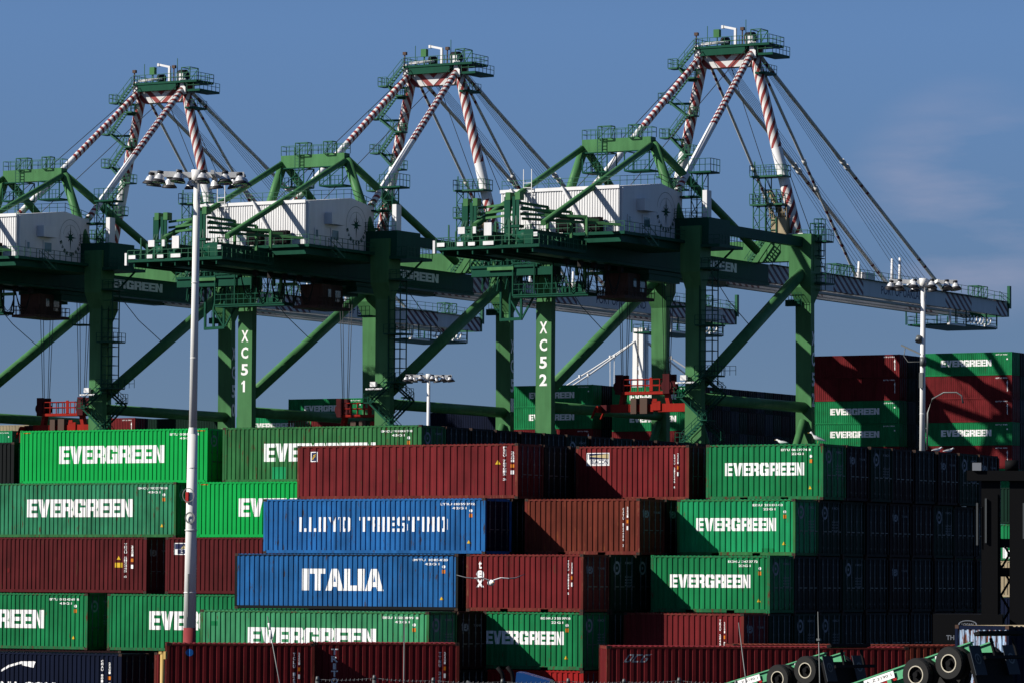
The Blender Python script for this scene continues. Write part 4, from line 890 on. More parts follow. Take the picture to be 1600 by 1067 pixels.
    for (xa, za), (xb, zb_) in zip(ZL, ZL[1:]): mb.stairs((xa, -1.6, za), (xb, -1.6, zb_), .9); mb.box(xb - .6, xb + .6, -2.2, .2, zb_ - .12, zb_); mb.rail([(xb - .6, -2.2, zb_), (xb + .6, -2.2, zb_)], step=.6, r=.06)
    for (xa, za), (xb, zb_) in zip(ZL[:8], ZL[1:8]): mb.stairs((22.6 - xa, 1.6, za + .3), (22.6 - xb, 1.6, zb_ + .3), .9)
    mb.rail([(12.6, 1.5, 31.2), (15, 1.5, 31.2)], step=.7); mb.box(10.5, 11.4, 3.6, 5.2, 29.3, 29.5); mb.rail([(11.4, 3.6, 29.5), (11.4, 5.2, 29.5)], step=.6)
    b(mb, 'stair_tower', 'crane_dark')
    mb = MB(); mb.box(8.9, 9.7, -1.2, -.7, 30.6, 31.2); mb.box(8.3, 10.9, -1.25, -.7, 30.2, 30.4); b(mb, 'floodlight', 'crane_white')
    mb = MB(); mb.box(7.1, 8.9, -1.4, .3, 39.3, 39.5); mb.rail([(7.1, -1.4, 39.5), (8.9, -1.4, 39.5)], step=.6); b(mb, 'leg_landing', 'crane_dark')
    mb = MB(); lattice(mb, 10.1, 1.4, 49, 55.6, .75); mb.box(9.2, 12.2, .2, 2.6, 55.5, 55.7); mb.rail([(9.2, .2, 55.7), (12.2, .2, 55.7), (12.2, 2.6, 55.7)], step=.8, r=.065, h=1.5); mb.box(7.2, 10, .2, 2.2, 52.6, 52.8); mb.rail([(7.2, .2, 52.8), (10, .2, 52.8)], step=.7); mb.box(7.6, 12.6, -1.0, 4.6, 46.8, 50.0); mb.box(7.4, 14.2, -1.3, 4.9, 46.4, 46.75); mb.rail([(7.4, -1.3, 50.0), (12.6, -1.3, 50.0)], step=.8); mb.rail([(12.7, -1.3, 46.75), (14.2, -1.3, 46.75), (14.2, 4.9, 46.75)], step=.8)
    mb.bar((13.9, 3, 46.4), (11.0, 3, 43.9), .2); b(mb, 'lift_landing', 'crane_dark')
    MB().box(11.0, 11.6, .4, 1.6, 50.0, 53.4).build('lift_box', 'crane_white', t)
    mb = MB(); lattice(mb, 4.6, 29.2, 49.6, 57.6, .85); lattice(mb, 6.2, 29.2, 49.6, 56, .7)
    for z in (54.0, 57.6): mb.box(3.4, 8.0, 28, 30.4, z, z + .2); mb.rail([(3.4, 28, z + .2), (8.0, 28, z + .2), (8, 30.4, z + .2), (3.4, 30.4, z + .2)], closed=True, step=.8, r=.065, h=1.3)
    mb.bar((4.0, 28.2, 57.8), (4.0, 28.2, 59.6), .12); mb.stairs((5.5, 27.9, 49.6), (2.9, 27.9, 46.2), .8); b(mb, 'latch_tower', 'crane_rail')
    mb = MB(); lattice(mb, 7.1, 29.6, 49.8, 53.6, .9, .14); mb.box(6.2, 8.3, 28.6, 30.6, 49.7, 52.4); mb.rail([(6, 28.4, 52.4), (8.4, 28.4, 52.4)], step=.6, h=1.3); mb.bar((5.2, 30, 56), (8.6, 30, 50.2), .55, .55); b(mb, 'boom_hinge_housing', 'beige')
    mb = MB(); box_frame(mb, 11.2, 12.4, 29.5, 31, 47.5, 51.6, .1)
    for k in range(9): box_frame(mb, 11.5, 12.5, 30, 31.2, 43.2 + k, 44.2 + k, .075, 0, False)
    mb.box(10.8, 13.4, 29.5, 32, 43.9, 44.1); mb.rail([(10.8, 29.5, 44.1), (13.4, 29.5, 44.1), (13.4, 32, 44.1)], step=.7, r=.065); mb.box(11.2, 13.5, 29.4, 31.5, 49.2, 49.4); mb.rail([(11.2, 29.4, 49.4), (13.5, 29.4, 49.4), (13.5, 31.5, 49.4)], step=.6, r=.065, h=1.4)
    mb.box(8.0, 10, 28.9, 29.5, 41.2, 42.0); mb.rail([(8.6, 28.6, 41.2), (10.4, 28.6, 41.2)], h=1.6, step=.5); b(mb, 'ladder_cage', 'crane_dark')
    return t
def number_crane(t, s):
    """painted number, one character below the other, on the lit landside leg and on the shaded waterside leg"""
    mb = MB(); z = 38.1
    for ch in s:
        flat_text(mb, ([[(.42, 0), (.86, 0), (.86, 1), (.5, 1), (.42, .92)], [(.10, .66), (.42, .74), (.42, .92), (.10, .80)]] if ch == '1' else text_tris(ch, .028)), (-10.3 - .55, -0.512, z - 1.45), (1, 0, 0), (0, 0, 1), .70 if ch == '1' else 1.05, 1.45); z -= 2.12
    mb.build('leg_number', 'white_text', t)
    mb = MB(); z = 38.0
    for ch in s:
        flat_text(mb, text_tris(ch, .03), (10.3 + 1.125, 29.57, z - 1.75), (0, 1, 0), (0, 0, 1), .85, 1.75); z -= 2.55
    mb.build('leg_number', 'white_text', t)
crane = make_crane('green quay crane numbered 52, the one with its whole boom over the right-hand stacks')
cr51 = copy_tree(crane); cr51.location.x = CX - 43.7; cr51['label'] = 'green quay crane numbered 51, second one, its mast in the middle of the picture'
cr50 = copy_tree(crane); cr50.location.x = CX - 87.5; cr50['label'] = 'green quay crane numbered 50, its white house cut by the picture edge'
for c_, dy_, dz_ in ((cr51, 5.2, 2.0), (cr50, 0, 1.4)):
    for ch in c_.children:
        if ch.name.startswith('hoist_rope'): k_ = (12.3 + dz_) / 12.3; ch.scale.z = k_; ch.location = (0, dy_, 43.5 * (1 - k_))
        if dy_ and ch.name.startswith('trolley') and not ch.name.startswith('trolley_rail'): ch.location.y = dy_ * .6
for c_, s_ in ((crane, 'XC52'), (cr51, 'XC51'), (cr50, 'XC50')): number_crane(c_, s_)
# spreaders hang from the cranes on their ropes
def make_spreader(label, x):
    t = thing('spreader', label, 'container spreader', (x, CY + 6.75, 27.2), 0, 'red spreaders hanging from the cranes')
    MB().box(-4.6, -2.0, -.55, .55, 0, 1.0).box(2.0, 6.1, -.55, .55, 0, 1.0).box(-2.0, 2.0, -.5, .5, .05, .95).build('main_beam', 'spreader_red', t)
    for s_ in (-1, 1):
        mb = MB(); mb.box(s_ * 6.1 - .2, s_ * 6.1 + .2, -1.25, 1.25, 0, .8)
        for y in (-1.2, 1.2): mb.bar((s_ * 6.2, y, .7), (s_ * 6.9, y, -.7), .4, .12)
        mb.build('end_beam', 'spreader_red', t)
    mb = MB(); mb.box(-6.1, -4.62, -.5, .5, .05, .95).build('slide_arm', 'spreader_dark', t)
    mb = MB(); mb.box(-3.2, 3.2, -.9, .9, 2.15, 2.5); mb.bar((-3.0, 0, 2.2), (-3.3, 0, .9), .8, .5); mb.bar((3.0, 0, 2.2), (3.3, 0, .9), .8, .5)
    hb = mb.build('head_block', 'spreader_red', t)
    mb = MB(); mb.rail([(-2.6, -.9, 2.5), (2.4, -.9, 2.5), (2.4, .9, 2.5), (-2.6, .9, 2.5)], closed=True, step=1.1, r=.09, h=1.5); mb.box(1.0, 1.35, -.95, -.8, 2.5, 4.2); mb.build('railing', 'spreader_red', hb)
    for s_ in (-1, 1):
        for y in (-.75, .75):
            mb = MB(); mb.tube((s_ * 3.3 - .15, y, 3.3), (s_ * 3.3 + .15, y, 3.3), .0, n=3)
            mb.tube((s_ * 3.3, y - .2, 3.15), (s_ * 3.3, y + .2, 3.15), .72, n=20); mb.box(s_ * 3.3 - .45, s_ * 3.3 + .45, y - .25, y + .25, 2.2, 4.6); mb.build('sheave', 'spreader_dark', hb)
    mb = MB(); mb.box(-1.7, -.9, -.8, .8, -.2, 1.7); mb.box(-.4, .6, -.8, .8, -.2, 1.75); mb.build('twin_lift_box', 'brown', t)
    mb = MB(); mb.box(1.2, 2.4, -.7, -.5, .2, 1.3); mb.box(1.3, 1.9, -.72, -.6, 1.2, 1.6); mb.build('valve_box', 'spreader_red', t)
    return t
sp = make_spreader('red spreader hanging between the legs of the crane numbered 52', CX)
s2 = copy_tree(sp); s2.location.x = CX - 43.7; s2.location.y += 5.2; s2.location.z -= 2.0; s2['label'] = 'red spreader hanging in shade between the legs of the crane numbered 51'
s3 = copy_tree(sp); s3.location.x = CX - 87.5; s3.location.z -= 1.4; s3['label'] = 'red spreader hanging above the bright green container under the crane numbered 50'

# ------------------------------------------------------------------ the ship's deck load beyond the cranes
def small_container(L, h, col, label, ur, v, z, group=None, word=False, tag_=False):
    """far container, a few pixels to the rib: one mesh, its lettering a part"""
    def f():
        mb = MB(); P = profile(L); 
        for (xa, ya), (xb, yb) in zip(P, P[1:]): mb.quad((xa, ya, .17), (xb, yb, .17), (xb, yb, h - .1), (xa, ya, h - .1))
        a = L / 2; mb.box(-a, a, .06, W_, .02, h - .02)
        for x0, x1 in ((-a, -a + .13), (a - .13, a)): mb.box(x0, x1, 0, .06, 0, h)
        mb.box(-a + .13, a - .13, 0.002, .06, h - .1, h - .03); mb.box(-a + .13, a - .13, 0.002, .06, .02, .17)
        for y in (.35, .95, 1.5, 2.1): mb.tube((a + .03, y, .1), (a + .03, y, h - .1), .03, n=5, mi=1)
        mb.box(a, a + .02, .16, 1.17, .2, h - .2); mb.box(a, a + .02, 1.27, 2.28, .2, h - .2)
        return mesh_of(mb, 'deck_container', [col, 'steel'])
    o = link('deck_container', cached(('far', L, h, col), f), None, (ur - L / 2, v, z)); tag(o, label, 'container', group)
    if word or tag_:
        def g():
            mb = MB(); P = profile(L)
            if word: drape(mb, block_word('EVERGREEN'), -L / 2 + .213 * L, -L / 2 + .775 * L, .40 * h, .68 * h, P)
            elif L > 7: drape(mb, text_tris('tex', .03), L * .445, L * .455, h * .3, h * .9, P)
            drape(mb, [[(0, 0), (1, 0), (1, 1), (0, 1)]], L * .44, L * .455, h * .66, h * .72, P); drape(mb, text_tris('EITU 902', .02), L * .32, L * .45, h * .86, h * .91, P)
            return mesh_of(mb, 'lettering', 'white_text')
        link('lettering', cached(('farw', L, h, word), g), o)
    return o
VS, DSH = 484.5, 2.52
SHIP = [  # right edge, top edge in the photograph; colours from the top; rows behind; words
    ((1405, 553), ['maroon', 'maroon', 'green_mid', 'green_mid', 'maroon', 'green_mid'], 5, 'column of the ship load right of the last crane leg', 'first'),
    ((1581, 549), ['green_mid', 'maroon', 'maroon', 'green_mid', 'maroon', 'green_mid'], 4, 'column of the ship load at the right picture edge', 'first'),
    ((926, 600), ['green_mid', 'green_mid', 'maroon', 'green_mid'], 4, 'column of the ship load behind the numbered leg', 'first'),
    ((1086, 602), ['green_mid', 'green_mid', 'maroon', 'green_mid'], 14, 'column of the ship load behind the hanging spreader', 'first'),
    ((569, 621), ['green_mid', 'maroon', 'green_mid'], 3, 'column of the ship load behind the middle crane', 'first'),
    ((486, 649), ['green_vivid', 'maroon'], 3, 'low column of the ship load beside the numbered leg', 'first'),
    ((790, 642), ['navy', 'green_shaded', 'maroon_shaded'], 1, 'low column of the ship load behind the small lamp mast', 'first'),  # dark paints stand in for a wall of shaded ends
    ((345, 652), ['green_shaded', 'navy'], 1, 'low column of the ship load behind the tall lamp mast', 'first'),  # shade of the dark end wall put into these paints
    ((211, 652), ['maroon', 'maroon'], 2, 'red column of the ship load behind the stair tower', 'first'),
    ((140, 664), ['maroon', 'green_mid'], 1, 'red column of the ship load under the spreader', 'first'),
    ((19, 672), ['green_vivid', 'maroon'], 1, 'column of the ship load at the left picture edge', 'first'),
]
ORD = ['topmost', 'second', 'third', 'fourth', 'fifth', 'sixth']
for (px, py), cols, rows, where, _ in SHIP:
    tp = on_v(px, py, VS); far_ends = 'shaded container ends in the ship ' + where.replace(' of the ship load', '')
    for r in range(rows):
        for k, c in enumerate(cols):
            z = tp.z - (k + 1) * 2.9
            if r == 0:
                cn = 'green' if 'green' in c else ('maroon' if c in ('maroon', 'maroon_shaded') else 'navy')
                small_container(L40, HC, c, cn + ' container, ' + ORD[k] + ' in the ' + where.replace('of the ship load ', ''), tp.x, VS, z, 'front containers of the ship load', 'green_' in c and c != 'green_shaded', c == 'maroon')
            else: small_container(L40, HC, ('green_shaded', 'navy', 'charcoal', 'maroon_shaded')[(r * 3 + k) % 4], far_ends, tp.x, VS + r * DSH, z, far_ends.replace('shaded container ends in the ', '') + ' rows')  # near-black paints carry the shade of these rows
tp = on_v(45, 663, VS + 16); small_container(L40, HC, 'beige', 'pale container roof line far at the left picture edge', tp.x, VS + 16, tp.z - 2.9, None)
# hull that carries them
hull = thing('container_ship', 'green hulled container ship lying along the quay beyond the cranes', 'ship', (-300, 505, -2.5))
mb = MB(); pts = [(-190, 0), (-170, -22.5), (150, -22.5), (185, 0), (150, 22.5), (-170, 22.5)]; n = len(pts)
for k in range(n):
    (xa, ya), (xb, yb) = pts[k], pts[(k + 1) % n]; mb.quad((xa * .97, ya * .95, 0), (xb * .97, yb * .95, 0), (xb, yb, 15), (xa, ya, 15))
mb.poly([(x, y, 15) for x, y in pts]); mb.build('hull', 'hull', hull)

# ------------------------------------------------------------------ high lamp masts
def make_mast(label, p, h=26.0):
    t = thing('lamp_mast', label, 'lamp mast', p, 0, 'high lamp masts in the yard')
    mb = MB(); mb.tube((0, 0, 5.0), (0, 0, 14), .29, .235, 16); mb.tube((0, 0, 14), (0, 0, 14.3), .235, .19, 16, caps=False); mb.tube((0, 0, 14.3), (0, 0, h), .19, .155, 16)
    for z in (6.6, 9.5, 12.4, 17.5, 21): mb.tube((0, 0, z), (0, 0, z + .05), .30 if z < 10 else (.25 if z < 14.2 else .185), n=16)
    mb.build('pole', 'pole_white', t); mb = MB(); mb.tube((0, 0, 0), (0, 0, 5.0), .31, .292, 16); mb.build('pole_base', 'pole_red', t)
    mb = MB(); a = R(30)
    for s_ in (-1, 1):
        mb.bar((0, 0, h + .05), (math.cos(a) * 2.2 * s_, math.sin(a) * 2.2 * s_, h + .1), .2, .26); mb.bar((math.cos(a) * .8 * s_, math.sin(a) * .8 * s_, h + .05), (math.cos(a) * .8 * s_ + .9, math.sin(a) * .8 * s_ - 1.5, h + .05), .16, .2); mb.bar((math.cos(a) * .8 * s_, math.sin(a) * .8 * s_, h + .05), (math.cos(a) * .8 * s_ - .9, math.sin(a) * .8 * s_ + 1.5, h + .05), .16, .2)
    mb.tube((0, 0, h - .3), (0, 0, h + .3), .27, n=12); mb.build('lamp_arm', 'pole_white', t)
    def lampm():
        mb = MB(); mb.lathe([(.0, .16), (.14, .16), (.16, .04), (.12, .03), (.12, -.02), (.19, -.07), (.235, -.20), (.255, -.25), (.35, -.35), (.37, -.42), (.33, -.42), (.2, -.39), (0, -.38)], n=16, mids=[1, 1, 1, 0, 0, 0, 0, 1, 1, 1, 2, 2]); return mesh_of(mb, 'floodlight', ['lamp_shade', 'lamp_dark', 'lamp_glass'])
    me = cached('lamp', lampm)
    for k in range(12):
        an = 2 * math.pi * (k + .35) / 12; rx, ry = 2.15, 1.75; x, y = math.cos(an) * rx, math.sin(an) * ry
        o = link('floodlight', me, t, (x * math.cos(a) - y * math.sin(a), x * math.sin(a) + y * math.cos(a), h - .02)); o.rotation_euler = (0.16 * math.sin(an), -.16 * math.cos(an), 0)
    return t
def ground_at(px, py, D): p = at_depth(px, py, D); return Vector((p.x, p.y, 0))
m1 = make_mast('tall white lamp mast with red base standing among the left-hand containers', ground_at(298, 700, 178)); m1.scale = (.905, .905, .905)
mb = MB(); mb.box(-.11, .05, -.36, -.28, 10.8, 11.3); mb.build('fire_plate', 'reflector', m1); mb = MB(); ring(mb, (.08, -.40, 11.15), (1, 0, 0), (0, 0, 1), .30, .34, 16); ring(mb, (.16, -.36, 10.1), (1, 0, 0), (0, 0, 1), .2, .28, 12); mb.box(.05, .1, -.30, -.24, 5.5, 7.5); mb.build('cable_hook', 'steel', m1)
m1.rotation_euler = (0, R(.45), 0)
m2 = make_mast('white lamp mast rising behind the right-hand stack beside a maroon column', ground_at(1439, 700, 274)); m2.rotation_euler = (0, R(.35), 0)
mb = MB(); mb.path([(.35, 0, 15.2), (.35, 0, 17.6), (.7, 0, 18.5), (1.5, 0, 18.9), (2.4, 0, 18.9), (2.75, 0, 18.7), (2.85, 0, 18.2)], .055, 6); mb.bar((.2, 0, 16), (.36, 0, 16), .06); mb.bar((.2, 0, 16.6), (.36, 0, 16.6), .06); mb.build('swan_neck_arm', 'steel', m2)
mb = MB(); mb.bar((-1.5, -.1, 22.0), (.1, -.1, 21.3), .10); mb.path([(-1.2, -.1, 21.9), (-1.3, -.1, 21.3), (-1, -.1, 20.9), (.3, -.1, 20.9)], .03, 5); mb.tube((-.2, -.3, 22.2), (-.2, -.1, 22.5), .22, n=10); mb.tube((.15, -.3, 20.6), (.15, -.3, 21.2), .2, n=10); mb.box(-.1, .15, -.35, -.2, 19.2, 20.2); mb.build('bracket', 'steel', m2)
mb = MB(); mb.path([(-.2, -.1, 13.75), (-1.4, -.1, 13.8), (-1.62, -.1, 13.6), (-1.68, -.1, 13.0)], .05, 6); mb.poly([(-.35, -.32, 14.25), (-.75, -.32, 13.75), (-.35, -.32, 13.25), (.05, -.32, 13.75)][::-1]); mb.build('sign_arm', 'beige', m2)
m3 = make_mast('small far white lamp mast between the crane legs', ground_at(669.5, 640, 405))

# ------------------------------------------------------------------ suspension bridge tower far across the bay
bt = thing('bridge_tower', 'white suspension bridge tower with sloping cables far across the bay', 'bridge', (-1236 * 1.1, 2300 * 1.1, 0))
mb = MB(); k_ = 1.1
for dx, dy in ((-2.4, -2.4), (2.4, -2.4), (2.4, 2.4), (-2.4, 2.4)):
    mb.poly  # four tapering shafts
    n = len(mb.v)
    for z, s_ in ((0, 2.1), (178, 1.6)):
        for sx, sy in ((-1, -1), (1, -1), (1, 1), (-1, 1)): mb.v.append((dx * (1.12 if z == 0 else .95) + sx * s_, dy * (1.12 if z == 0 else .95) + sy * s_, z))
    for q in ((0, 1, 5, 4), (1, 2, 6, 5), (2, 3, 7, 6), (3, 0, 4, 7), (4, 5, 6, 7)): mb.face([n + i for i in q])
mb.build('shaft', 'bridge_white', bt)
mb = MB()
for k in range(17): mb.box(-3.5, 3.5, -3.6, 3.6, 60 + k * 5.6, 62.6 + k * 5.6)
mb.build('cross_beam', 'bridge_grey', bt)
dl = Vector((math.cos(R(30 + 14)), math.sin(R(30 + 14)), 0)); pp = Vector((-dl.y, dl.x, 0))
for off in (-11, 11):
    mb = MB()
    for s_ in (-1, 1):
        P = [dl * (s_ * d) + pp * off * min(1, d / 40) + Vector((0, 0, 172 - d * .72 + d * d * .0009)) for d in range(0, 190, 10)]; mb.path(P, .62, 6)
        for p in P[2::2]: mb.bar(p, p + Vector((pp.x * -off * .2, pp.y * -off * .2, -90 if p.z > 100 else 46 - p.z)), .30, .30); mb.bar(p - Vector((0, 0, 1)), p + Vector((0, 0, 1.6)), 1.1, 1.1)
    mb.build('main_cable', 'bridge_white', bt)
MB().box(-400, 400, -12, 12, 40, 46).build('deck', 'bridge_white', bt).rotation_euler = (0, 0, R(44))

# ------------------------------------------------------------------ the near side: boxes on chassis, trailers, truck, machine
def make_trailer(label, p, rz, tilt, group=None):
    """skeletal container chassis: local x runs to the rear, z = 0 at the axle line"""
    t = thing('trailer_chassis', label, 'trailer', p, rz, group); t.rotation_euler = (0, -tilt, rz)
    mb = MB()
    for y in (-.55, .55): mb.box(-11.6, .6, y - .09, y + .09, .46, .50); mb.box(-11.6, .6, y - .02, y + .02, .16, .46); mb.box(-11.6, .6, y - .09, y + .09, .12, .16)
    for x in (-11.5, -9, -7, -5, -3, -1.6): mb.box(x - .06, x + .06, -.53, .53, .2, .42)
    mb.box(-11.6, -11.4, -1.2, 1.2, .36, .56)
    mb.box(-2.6, -2.45, -.75, .75, -.45, .2); mb.bar((-4.4, -.6, .2), (-4.4, -.6, -.75), .14); mb.bar((-4.4, .6, .2), (-4.4, .6, -.75), .14)
    fr = mb.build('chassis_frame', 'chassis_green', t)
    mb = MB()
    for x0, x1, mi in ((-5.2, -4.6, 0), (-4.6, -4.1, 1), (-2.9, -2.3, 0), (-1.6, -1.1, 1), (-.9, -.2, 0)): mb.box(x0, x1, -.66, -.645, .13, .20, mi)
    mb.build('reflector_strip', ['reflector', 'white_text'], fr)
    mb = MB(); mb.box(-3.5, -2.35, -.662, -.645, .22, .44); mb.box(-.75, .1, -.662, -.645, .26, .42); mb.box(-3.9, -3.75, -.662, -.645, .24, .38); flat_text(mb, text_tris('Z 2190 1', .0), (-3.2, -.667, .30), (1, 0, 0), (0, 0, 1), .75, .085, 1); flat_text(mb, text_tris('90 30', .02), (-.65, -.667, .29), (1, 0, 0), (0, 0, 1), .62, .10, 1)
    flat_text(mb, [[(.5, 1), (.62, .6), (1, .5), (.62, .4), (.5, 0), (.38, .4), (0, .5), (.38, .6)]], (-3.44, -.667, .27), (1, 0, 0), (0, 0, 1), .15, .13, 1); mb.build('number_plate', ['white_text', 'black'], fr)
    mb = MB(); mb.box(-1.5, -1.05, -.66, -.645, .26, .40); mb.build('caution_label', 'logo_cream', fr)
    for x in (-1.25, 0.0):
        MB().tube((x, -1.1, 0), (x, 1.1, 0), .09, n=10).build('axle', 'black', t)
        for y in (-1.05, -.72, .72, 1.05):
            w_ = MB(); prof = [(.28, -.13), (.47, -.13), (.505, -.08), (.505, .08), (.47, .13), (.28, .13)]; n = 28
            for (ra, ya), (rb, yb) in zip(prof, prof[1:]):
                for k in range(n):
                    a0, a1 = 2 * math.pi * k / n, 2 * math.pi * (k + 1) / n; f = lambda r, a, yy: (x + r * math.cos(a), y + yy, r * math.sin(a))
                    w_.quad(f(ra, a0, ya), f(ra, a1, ya), f(rb, a1, yb), f(rb, a0, yb))
            wh = w_.build('tyre', 'black', t)
            rm = MB(); ring(rm, (x, y - .125 if y < 0 else y + .125, 0), (1, 0, 0), (0, 0, 1), .245, .285, 24, 0); ring(rm, (x, y - .02, 0), (1, 0, 0), (0, 0, 1), .0, .25, 18, 1)
            rm.tube((x, y - .16, 0), (x, y - .02, 0), .085, .1, n=10, mi=1); rm.build('rim', ['rim', 'machine'], wh)
    for y in (-.9, .9):
        mb = MB(); mb.box(.86, .885, y - .3, y + .3, -.62, .30); mb.build('mud_flap', 'flap', t)
        mb = MB(); ring(mb, (.89, y, -.12), (0, 1, 0), (0, 0, 1), .12, .17, 14); star(mb, (.89, y, -.12), (0, 1, 0), (0, 0, 1), .09, .04, 4); mb.build('flap_emblem', 'steel', t)
    MB().box(.62, .72, -1.0, 1.0, -1.1, .12).build('rear_shade_panel', 'machine', t); MB().box(1.15, 1.35, -1.2, 1.2, .51, .62).build('rear_bolster', 'machine', t)  # dark sheet added to stand for shade at the trailer's rear
    mb = MB(); mb.box(1.28, 1.36, -1.2, 1.2, -.25, -.15)
    for y in (-.6, .6): mb.box(1.28, 1.34, y - .05, y + .05, -.2, .4)
    mb.build('rear_bumper', 'machine', t)
    return t
CF = R(36)                      # these boxes stand square to the access road, not to the stacks
def chassis_box(L, h, col, label, px, py, D, marks=None, **k):
    p = at_depth(px, py, D); tan = Vector((math.cos(CF), math.sin(CF), 0)); c = p + tan * (L / 2); c.z = p.z - h
    t = container(L, h, col, label, 0, 0, 0, marks=marks, rz=CF, pivot=c, **k)
    fl = make_trailer('plain chassis carrying a dark red-brown box, mostly below the picture', (c.x + math.cos(CF) * L * .3, c.y + math.sin(CF) * L * .3, c.z - .56) if False else Vector((c.x, c.y, c.z - .62)) + tan * (L / 2 - 1.4) + Vector((-math.sin(CF), math.cos(CF), 0)) * 1.22, CF, 0, 'chassis under the dark boxes')
    return t
chassis_box(L20, SD, 'maroon', 'dark red-brown box on a chassis with a round blue sticker, in grazing light', 260, 1003.5, 172.5, pitch=.275,
            marks=[('disc', '', .13, .183, .79, .905, 'cyan_blue')] + upright(.855, z0=.05, z1=.86, s='TCLU 123456 7', hazard=False, xo=.016))
chassis_box(L20, SD, 'maroon', 'dark red-brown box on a chassis with white letters running down its side', 489, 1002.5, 174, pitch=.275,
            marks=[('down', 'TRITON', .125, .172, .22, .915)] + upright(.86, z0=.05, z1=.86, s='TTNU 345678 9', hazard=False, xo=.016))
chassis_box(L40, SD, 'maroon', 'long dark red-brown box on a chassis with a pale corner post and slanted white initials', 948, 1008, 168, pitch=.275,
            marks=[('poly', [[(a + .25 * b, b) for a, b in p] for p in [[(0, 0), (.07, 0), (.07, 1), (0, 1)], [(0, .82), (.28, .82), (.28, 1), (0, 1)], [(0, 0), (.28, 0), (.28, .18), (0, .18)], [(.21, 0), (.28, 0), (.28, 1), (.21, 1)],
                   [(.35, 0), (.42, 0), (.42, 1), (.35, 1)], [(.35, .82), (.63, .82), (.63, 1), (.35, 1)], [(.35, 0), (.63, 0), (.63, .18), (.35, .18)], [(.70, 0), (.77, 0), (.77, 1), (.70, 1)], [(.70, .82), (.98, .82), (.98, 1), (.70, 1)], [(.70, 0), (.98, 0), (.98, .18), (.70, .18)], [(.91, 0), (.98, 0), (.98, .5), (.91, .5)], [(.84, .4), (.98, .4), (.98, .55), (.84, .55)]]], .055, .13, .745, .87, 'dim_white')])
chassis_box(L40, SD, 'maroon_rust', 'rusty long box whose sunlit roof shows behind the trailers', 1146, 1005.5, 172.5, pitch=.275)
def trailer_at(label, px, py, D, rz, tilt, group=None): return make_trailer(label, at_depth(px, py, D), rz, tilt, group)
for k, (px, py, D, nm) in enumerate(((1288, 1046, 150, 'mint green trailer chassis tilted nose-down left of the other, thin rod at its rear'), (1516, 1035, 128, 'mint green trailer chassis tilted nose-down in front of the rust-streaked box'))):
    rz = AZ - R(40); trailer_at(nm, px, py, D, rz, R(15 if k == 0 else 17))
# rust-streaked box two high at the right
p = at_depth(1492, 975.5, 138); a_ = AZ + R(39); tn = Vector((math.cos(a_), math.sin(a_), 0)); pn = Vector((-math.sin(a_), math.cos(a_), 0))
for k, (nm, le) in enumerate((('box with a pale blue end streaked with rust and a dark navy long side', 'rust_blue'), ('dark navy box under the rust-streaked one, hidden by the trailers', 'navy'))):
    c = p + tn * (L40 / 2) - pn * W_; c.z = p.z - SD - k * TS
    container(L40, SD, 'navy', nm, 0, 0, 0, rz=a_, pivot=c, lend=le, roof='beige', cast='casting')  # beige roof: sunlight on the top edge put into its colour
# stack seen through the lifting machine
pr_ = at_depth(1552, 761, 300)
for k, (c_, nm) in enumerate((('green_shaded', 'shaded green container seen at the top through the black machine mast'), ('green_mid', 'sunlit green container with white wording seen through the black machine mast'), ('beige', 'sunlit beige container seen through the black machine mast'), ('navy', 'navy container low behind the black machine'), ('charcoal', 'charcoal container on the ground behind the black machine'))):  # topmost box: its shade is put into the green
    container(L40, SD, c_, nm, pr_.x + L40, pr_.y, pr_.z - SD - k * TS, marks=[('block', 'EVERGREEN', .06, .70, .02, .45)] if k == 1 else None)
# top-lift machine: dark silhouette with a two-column mast
tm = thing('top_lift_truck', 'black container lifting machine with a tall open mast at the right picture edge', 'lift truck', ground_at(1560, 900, 190), AZ - R(8))
mb = MB()
for x0, x1 in ((-.75, .08), (.50, 1.7)): mb.box(x0, x1, -.3, .9, .8, 11.2); mb.box(x0 + .1, x1 - .1, -.42, -.3, .8, 10.6)
for z in (1.4, 4.2, 6.9, 8.2): mb.box(.08, .50, -.2, .2, z, z + .4)
for z in (4.7, 6.0, 7.2): mb.bar((.08, 0, z), (.5, 0, z + .7), .1); mb.bar((.5, 0, z + .7), (.08, 0, z + 1.4), .1)
mb.build('mast', 'machine', tm)
mb = MB(); mb.box(-1.4, 1.8, -.5, .5, 11.2, 11.65); mb.box(-1.15, -.75, -.6, -.5, 11.65, 12.0, 1); mb.bar((1.6, 0, 11.6), (1.6, 0, 13.0), .16, .16, 1); mb.tube((.3, 0, 11.9), (.9, 0, 11.9), .25, n=10); mb.build('mast_head', ['machine', 'dim_white'], tm)
mb = MB(); mb.box(-.98, -.90, -.5, -.4, 8.3, 10.2); mb.box(1.1, 1.22, -.52, -.43, 8.6, 10.2); mb.bar((-.55, -.46, 8.4), (-.55, -.46, 10.4), .08); mb.build('lift_cylinder', 'steel', tm)
mb = MB(); mb.box(-2.9, 3.0, -.2, 5.6, .7, 3.2); mb.box(-2.9, .2, -.9, 4.6, 3.2, 5.2); mb.box(-2.4, 2.6, 2.6, 7.4, 1.0, 3.6); mb.build('body', 'machine', tm)
mb = MB(); mb.box(.5, 2.2, .6, 2.6, 3.2, 5.1); mb.box(.6, 2.1, .57, .6, 3.7, 4.9, 1); mb.build('cab', ['machine', 'glass'], tm)
for x in (-2.2, 2.2):
    for y in (.3, 5.8): MB().tube((x - .4, y, .85), (x + .4, y, .85), .85, n=22).build('wheel', 'black', tm)
mb = MB(); flat_text(mb, text_tris('TH 0101', .02), (-2.3, -.905, 4.05), (1, 0, 0), (0, 0, 1), .95, .22); o_ = mb.build('lettering', 'dim_white', tm)
